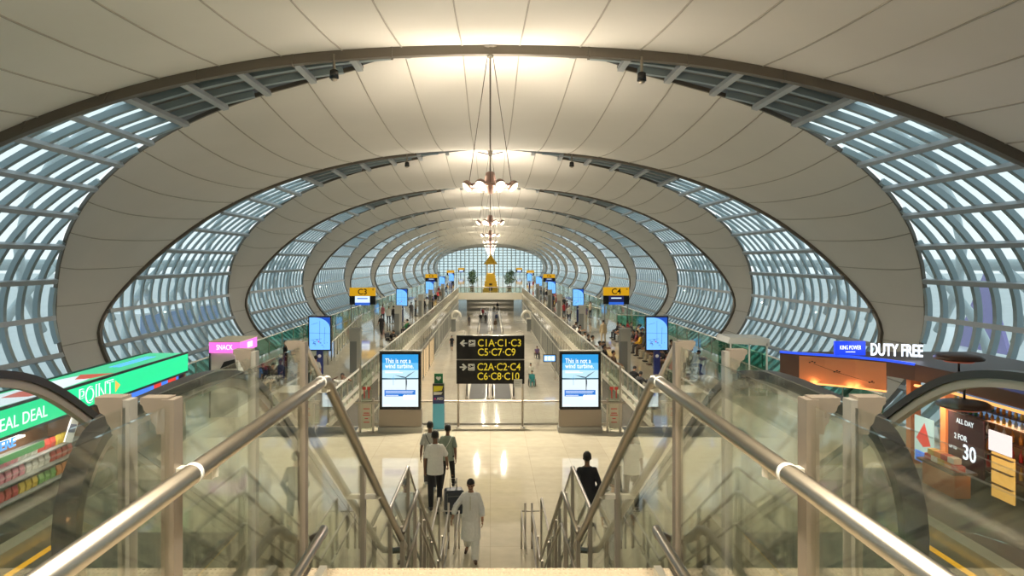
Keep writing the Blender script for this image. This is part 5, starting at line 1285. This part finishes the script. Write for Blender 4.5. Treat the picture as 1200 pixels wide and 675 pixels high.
eyes(J, man)
GRIP = dict(leg=((-8, 6, 2), (16, 6, 2)), arm=((-2, 8, 10, 4), (14, 17, 12, 8)), lean=2, head=8, foot=(-10, 6))
J2 = fig(GRIP)
q = at(510, 606, 18.0)
custom(J2, (q.x, 18.0, 0), 8, 1.07, 'man in white t-shirt and black trousers pulling a navy suitcase', 'brown', [('shirt', top_mesh(J2, 'shirt', 'short', .14, .032), M_CL['white']), ('trousers', trouser_mesh(J2, 'trousers', .004), M_CL['black'])]+[('shoe', shoe_mesh(J2, s_, 'shoe'), M_SHOE) for s_ in (-1, 1)], grip=(0, 55))
# suitcase in his right hand
sx_, sy_ = at(532, 0, 17.7).x, 17.7
M_CASE = mat('suitcase_navy', (.018, .026, .042), .45, bump=.1, scale=40); M_CASEL = mat('suitcase_trim', (.12, .13, .12), .4)
r = thing('suitcase', 'dark navy upright suitcase with extended handle beside the man in white t-shirt', 'suitcase', (sx_, sy_, 0), math.radians(12))
b = MB(); pr = []
for cx_, cz_ in ((.17, .52), (-.17, .52), (-.17, .06), (.17, .06)):
    s0 = {(1, 1): 0, (-1, 1): 90, (-1, -1): 180, (1, -1): 270}[(1 if cx_ > 0 else -1, 1 if cz_ > .3 else -1)]
    for a in (0, 30, 60, 90): pr.append((cx_+.05*math.cos(math.radians(s0+a)), cz_+.05*math.sin(math.radians(s0+a))))
b.prism(pr, 1, -.13, .13); b.build('shell', M_CASE, r, False, False)
b = MB(); b.bx((-.18, -.136, .42), (.18, -.13, .44)); b.bx((-.19, -.138, .10), (-.17, -.13, .5)); b.bx((.17, -.138, .10), (.19, -.13, .5)); b.build('trim', M_CASEL, r, False, False)
b = MB(); b.tube([(-.08, .08, .55), (-.08, .08, .80), (.08, .08, .80), (.08, .08, .55)], .011, 8); b.build('handle', M_STEEL2, r, True, False)
for x in (-.17, .17):
    for yy in (-.1, .1): b = MB(); b.tube([(x-.012, yy, .022), (x+.012, yy, .022)], .022, 10); b.build('wheel', M_BLACK, r, True, False)
M_STRAP = mat('bag_strap', (.70, .69, .65), .7); M_STRAPD = mat('dark_strap', (.03, .03, .035), .7)
def strap(r, pose, sd, m):
    J_ = fig(POSE[pose]); P0 = J_['pelvis']; up = J_['up']; fw = J_['fw']; b = MB(); pts = []
    for t, x, o in ((.03, -sd*.17, -.135), (.15, -sd*.09, -.145), (.28, 0, -.142), (.40, sd*.07, -.14), (.50, sd*.105, -.09), (.53, sd*.11, 0), (.48, sd*.1, .11), (.36, sd*.05, .14)): pts.append(P0+up*t+fw*o+Vector((x, 0, 0)))
    b.sweep(pts, [(up.cross(Vector((sd, 0, .3))).normalized() if False else Vector((.8, 0, .6*sd)).normalized(), fw)]*len(pts), .035, .01); b.build('bag_strap', m, r, False, False)
q = at(504, 580, 19.6)
r1 = person('walk', (q.x, 19.6, 0), 6, 'man in pale grey shirt with a dark shoulder strap walking away beside the pillar', 'light grey', 'charcoal', 'brown', 'short', 1.79, M_SHOEW); strap(r1, 'walk', -1, M_STRAPD)
q = at(524.5, 581, 19.5)
r2 = person('walk_mirror', (q.x, 19.5, 0), -8, 'man in sage green shirt with a white shoulder strap walking away', 'sage green', 'black', 'brown', 'short', 1.73); strap(r2, 'walk_mirror', 1, M_STRAP)
q = at(688, 643, 16.0)
person('hands_back', (q.x, 16.0, 0), 0, 'man all in black standing with hands behind him right of the stair', 'black', 'black', 'brown', 'long', 1.88)
# --- seats
M_SEAT = mat('seat_black', (.02, .02, .022), .45); M_SEATM = mat('seat_maroon', (.12, .015, .02), .55)
def seat_unit(x, y, rz, label, group, m=None):
    global SEATP
    if SEATP is None:
        r = thing('waiting_seat', label, 'seat', (x, y, 0), rz, group)
        b = MB(); b.prism([(-.22, .40), (.24, .43), (.25, .46), (.22, .475), (-.2, .45)], 0, -.25, .25); b.build('seat', M_SEAT, r, world=False)
        b = MB(); b.prism([(-.20, .45), (-.17, .46), (-.26, .92), (-.30, .92)], 0, -.25, .25); b.build('backrest', M_SEAT, r, world=False)
        b = MB(); b.tube([(.27, -.2, .55), (.27, -.1, .64), (.27, .2, .64), (.27, .22, .44)], .018, 6); b.build('armrest', M_STEEL2, r, True, False)
        b = MB(); b.bx((-.27, -.04, .33), (.27, .04, .40)); b.build('beam', M_STEEL2, r, world=False)
        b = MB(); b.prism([(-.25, 0), (.25, 0), (.25, .03), (.04, .06), (.03, .34), (-.03, .34), (-.04, .06), (-.25, .03)], 0, -.02, .02); b.build('leg', M_STEEL2, r, world=False)
        SEATP = r; return r
    return dup(SEATP, (x, y, 0), rz, label, group)
SEATP = None
rs = random.Random(11)
TOPS = ['black', 'white', 'charcoal', 'navy', 'brown', 'maroon', 'grey', 'white', 'tan', 'red', 'black', 'blue', 'yellow', 'beige', 'green', 'purple']
LEGS = ['black', 'charcoal', 'navy', 'brown', 'beige', 'grey']
used = {}
def crowd(x, y, z, rz, pose, where, top=None, legs=None, sleeve=None, h=None, hair=None, skin=None, short=False, extra=''):
    top = top or rs.choice(TOPS); legs = legs or rs.choice(LEGS); sleeve = sleeve or rs.choice(['short', 'long', 'short']); hair = hair or rs.choice(['short', 'short', 'short', 'long']); skin = skin or rs.choice(['tan', 'brown', 'fair', 'tan'])
    lab = 'person in %s top%s %s' % (top, extra, where)
    assert lab not in used, lab
    used[lab] = 1
    return person(pose, (x, y, z), rz, lab, top, legs, skin, sleeve, h or rs.uniform(1.60, 1.78), rs.choice([M_SHOE, M_SHOEB, M_SHOEW]), short, hair)
def seated(x, y, rz, where, seatlab, grp, pose=None, **kw):
    seat_unit(x, y, math.radians(rz), seatlab, grp)
    a = math.radians(rz); off = -.10
    crowd(x-math.sin(a)*off*-1*0, y, 0.02, rz, pose or rs.choice(['sit', 'sit_forward', 'sit']), where, **kw)
# right: row along the void, facing the windows (+x): rz=-90
numw = ['nearest', 'second', 'third', 'fourth', 'fifth', 'sixth', 'seventh', 'eighth', 'ninth', 'tenth', 'eleventh', 'twelfth', 'thirteenth', 'fourteenth', 'fifteenth', 'sixteenth']
ya = [32.2, 33.6, 38.4, 41.4, 43.2, 44.4, 46.2, 48.2, 50.0, 53.2, 56.0, 58.5]
ta = ['charcoal', 'black', 'brown', 'black', 'white', 'navy', 'white', 'black', 'white', 'black', 'white', 'charcoal']
for i, y in enumerate(ya):
    seated(6.42, y, -90 if i > 1 else -30, 'seated by right opening edge, %s from viewer' % numw[i], 'black waiting seat by the right floor opening edge, %s from the viewer' % numw[i], 'waiting seats by the right opening edge', top=ta[i])
tb = ['black', 'red', 'charcoal', 'navy', 'black', 'brown', 'black', 'charcoal', 'yellow', 'maroon', 'black', 'white', 'black', 'purple', 'navy', 'black']
for i in range(16):
    y = 37.6+i*1.35
    seated(9.6+.02*i, y, 90, 'seated in right row facing the opening, %s from viewer' % numw[i], 'black seat in the right row facing the opening, %s from the viewer' % numw[i], 'waiting seats facing the right opening edge', top=tb[i])
tc = ['charcoal', 'grey', 'black', 'brown', 'black', 'white', 'maroon', 'black', 'blue', 'black', 'tan', 'black', 'charcoal', 'red']
for i in range(14):
    y = 39.4+i*1.5
    seated(10.7+.02*i, y, -90, 'seated in right row facing the glazing, %s from viewer' % numw[i], 'black seat in the right row facing the glazing, %s from the viewer' % numw[i], 'waiting seats facing the right glazing', top=tc[i])
def stand_at(px, py, where, pose='stand', rz=None, drop=HF, **kw):
    h = kw.pop('h', 1.7); x, y = ground(px, py, drop, h); crowd(x, y, CAMZ-drop, rz if rz is not None else rs.uniform(-180, 180), pose, where, h=h, **kw)
stand_at(707, 375, 'and beige trousers standing in right walkway', 'stand', 5, top='tan', legs='beige', h=1.78, sleeve='long', hair='short')
stand_at(667, 357, 'walking near the second right map screen', 'walk', 170, top='white', legs='navy')
stand_at(692, 353.5, 'standing under the C4 gate sign', 'stand_bent_arm', 120, top='beige', legs='black')
stand_at(661, 354, 'standing left of the second right map screen', 'stand', 40, top='red', legs='charcoal')
stand_at(664.5, 352, 'standing just behind the second right map screen', 'stand', 90, top='maroon', legs='black')
stand_at(686, 358, 'standing right of the second right map screen', 'stand', 200, top='purple', legs='beige')
for i, (px_, py_, tp) in enumerate(sorted(((655, 347, 'black'), (652, 345.5, 'red'), (657.5, 344, 'green'), (648.5, 344, 'navy'), (645, 341, 'maroon'), (641, 339, 'black'), (637.5, 337, 'grey'), (634, 334.5, 'charcoal'), (629, 331.5, 'black'), (625, 329, 'red'), (661, 348, 'charcoal'), (640, 335.5, 'white'), (644, 336.5, 'brown'), (650, 340.5, 'pink'), (632, 331, 'tan')), key=lambda q: -q[1])):
    stand_at(px_, py_, 'in the distant right walkway crowd, %s from near end' % numw[i], rs.choice(['stand', 'walk', 'stand_bent_arm']), top=tp)
# right side, near the third map totem base and behind the glass
stand_at(785, 411, 'standing behind the right glass post by the map screen', 'stand', 60, top='red', legs='black')
stand_at(793, 409, 'standing right of the nearest right map screen', 'stand', 160, top='pink', legs='charcoal')
# left
x, y = ground(400, 437.5, HF, 1.32)
seated(x, y, 175, 'seated on the left with both hands behind the head', 'black waiting seat under the person with hands behind the head', 'single waiting seats on the left walkway', pose='sit_hands_head', top='white', legs='black', sleeve='short', hair='short', skin='brown')
x, y = ground(476.8, 374.5, HF, 1.30)
seated(x, y, 60, 'seated by the left edge of the floor opening', 'black waiting seat under the person in green by the left opening edge', 'single waiting seats on the left walkway', pose='sit', top='green', legs='charcoal', hair='short')
stand_at(447, 368.5, 'walking towards the viewer on the left walkway', 'walk', 178, top='black', legs='black', hair='long', sleeve='short')
stand_at(448.7, 357, 'standing behind the walking person on the left walkway', 'stand_bent_arm', 150, top='pink', legs='charcoal')
stand_at(455.5, 359, 'standing left of the second left map screen', 'stand', 30, top='white', legs='black')
stand_at(461, 358.5, 'standing beside the second left map screen', 'stand', 60, top='black', legs='charcoal')
x, y = ground(457, 388.5, HF, 1.05); seat_unit(x, y, math.radians(-120), 'black waiting seat at the left air column', 'single waiting seats on the left walkway'); crowd(x, y, .02, -120, 'sit_forward', 'crouching on a seat beside the second left air column', top='black', legs='brown', h=1.6)
stand_at(370, 417, 'standing below the nearest left map screen', 'stand', 30, top='grey', legs='charcoal'); stand_at(364.5, 415, 'standing left of the nearest left map screen post', 'stand', 20, top='black', legs='navy')
stand_at(334.5, 399, 'standing behind the left glass post', 'stand', 100, top='black', legs='maroon', h=1.74)
for i, (px_, py_, tp) in enumerate(((293, 428, 'maroon'), (302, 424, 'blue'), (311, 420.5, 'navy'), (319, 425, 'black'), (328, 421, 'charcoal'))):
    x, y = ground(px_, py_, HF, 1.3); seated(x, y, rs.uniform(120, 200), 'seated behind the left glass screen, %s from the left' % numw[i], 'black waiting seat behind the left glass screen, %s from the left' % numw[i], 'waiting seats beyond the left glass', top=tp)
for i, (px_, py_, tp) in enumerate(sorted(((497, 350, 'black'), (500.5, 347.5, 'white'), (504, 345, 'maroon'), (507, 347, 'charcoal'), (510.5, 343, 'black'), (513, 340, 'red'), (516, 339.5, 'brown'), (520, 336, 'black'), (523, 333.5, 'navy'), (527, 331, 'charcoal'), (531, 328, 'black'), (487, 352, 'beige'), (482, 354, 'charcoal'), (514, 335, 'maroon')), key=lambda q: -q[1])):
    stand_at(px_, py_, 'in the distant left walkway crowd, %s from near end' % numw[i], rs.choice(['stand', 'walk', 'stand_bent_arm']), top=tp)
# lower floor
LD = 10.2
stand_at(529.5, 393, 'and shorts walking on the lower floor, left of direction sign', 'walk', 175, LD, top='black', legs='black', short=True, h=1.72)
stand_at(549.5, 369.5, 'standing on the lower floor left of the moving walkways', 'stand', 20, LD, top='charcoal', legs='brown')
for i, (px_, py_, tp) in enumerate(((563, 366.5, 'black'), (569, 367, 'charcoal'), (582, 366.5, 'navy'), (580.5, 373.5, 'brown'), (579, 357, 'grey'), (583, 354, 'black'), (566, 361, 'maroon'))):
    stand_at(px_, py_, 'riding the lower moving walkways, %s of the group' % numw[i], 'stand', rs.choice([0, 180]), LD, top=tp, sleeve='long')
stand_at(557, 417, 'standing just left of the direction sign on the lower floor', 'stand', 90, LD, top='black') if False else None
stand_at(622, 425.5, 'pushing the green wheelchair on the lower floor', 'stand_bent_arm', 178, LD, top='off-white', legs='charcoal', h=1.68)
M_WCH = mat('wheelchair_green', (.03, .20, .18), .5)
def wheelchair(px, py, lab, sitter, top, m):
    y = LD*F/(py-CY); x = (px-CX)*y/F; r = thing('wheelchair', lab, 'wheelchair', (x, y, LOWZ), math.radians(180)); 
    b = MB(); b.bx((-.24, -.22, .44), (.24, .22, .48)); b.build('seat', m, r, world=False)
    b = MB(); b.bx((-.24, -.26, .48), (.24, -.22, .95)); b.build('backrest', m, r, world=False)
    for sd in (-1, 1):
        b = MB(); b.tube([(sd*.29, -.12+.30*math.cos(a), .31+.30*math.sin(a)) for a in [2*PI*i/20 for i in range(20)]], .018, 6, True); [b.tube([(sd*.29, -.12, .31), (sd*.29, -.12+.30*math.cos(a), .31+.30*math.sin(a))], .006, 4) for a in [PI*i/4 for i in range(8)]]; b.build('wheel', M_BLACK, r, True, False)
        b = MB(); b.tube([(sd*.25, -.26, .95), (sd*.25, -.40, .96)], .016, 6); b.build('push_handle', M_BLACK, r, True, False)
        b = MB(); b.tube([(sd*.24, -.22, .68), (sd*.24, .18, .68), (sd*.24, .22, .45), (sd*.2, .42, .12), (sd*.1, .5, .12)], .014, 6); b.build('frame', M_STEEL2, r, True, False)
        b = MB(); b.tube([(sd*.22-.012, .3, .09), (sd*.22+.012, .3, .09)], .085, 10); b.build('castor', M_BLACK, r, True, False)
    crowd(x, y, LOWZ+.02, 180, 'sit', sitter, top=top, legs='teal' if m is M_WCH else 'charcoal', h=1.66)
wheelchair(623.5, 453, 'green wheelchair pushed along the right of the lower floor', 'sitting in the green wheelchair', 'teal', M_WCH)
wheelchair(629.5, 420, 'dark wheelchair parked by the right wall of the lower floor', 'sitting in the dark wheelchair', 'purple', M_SEAT)
for i, (px_, s_) in enumerate(((553, 'left'), (590, 'right'))):
    pass
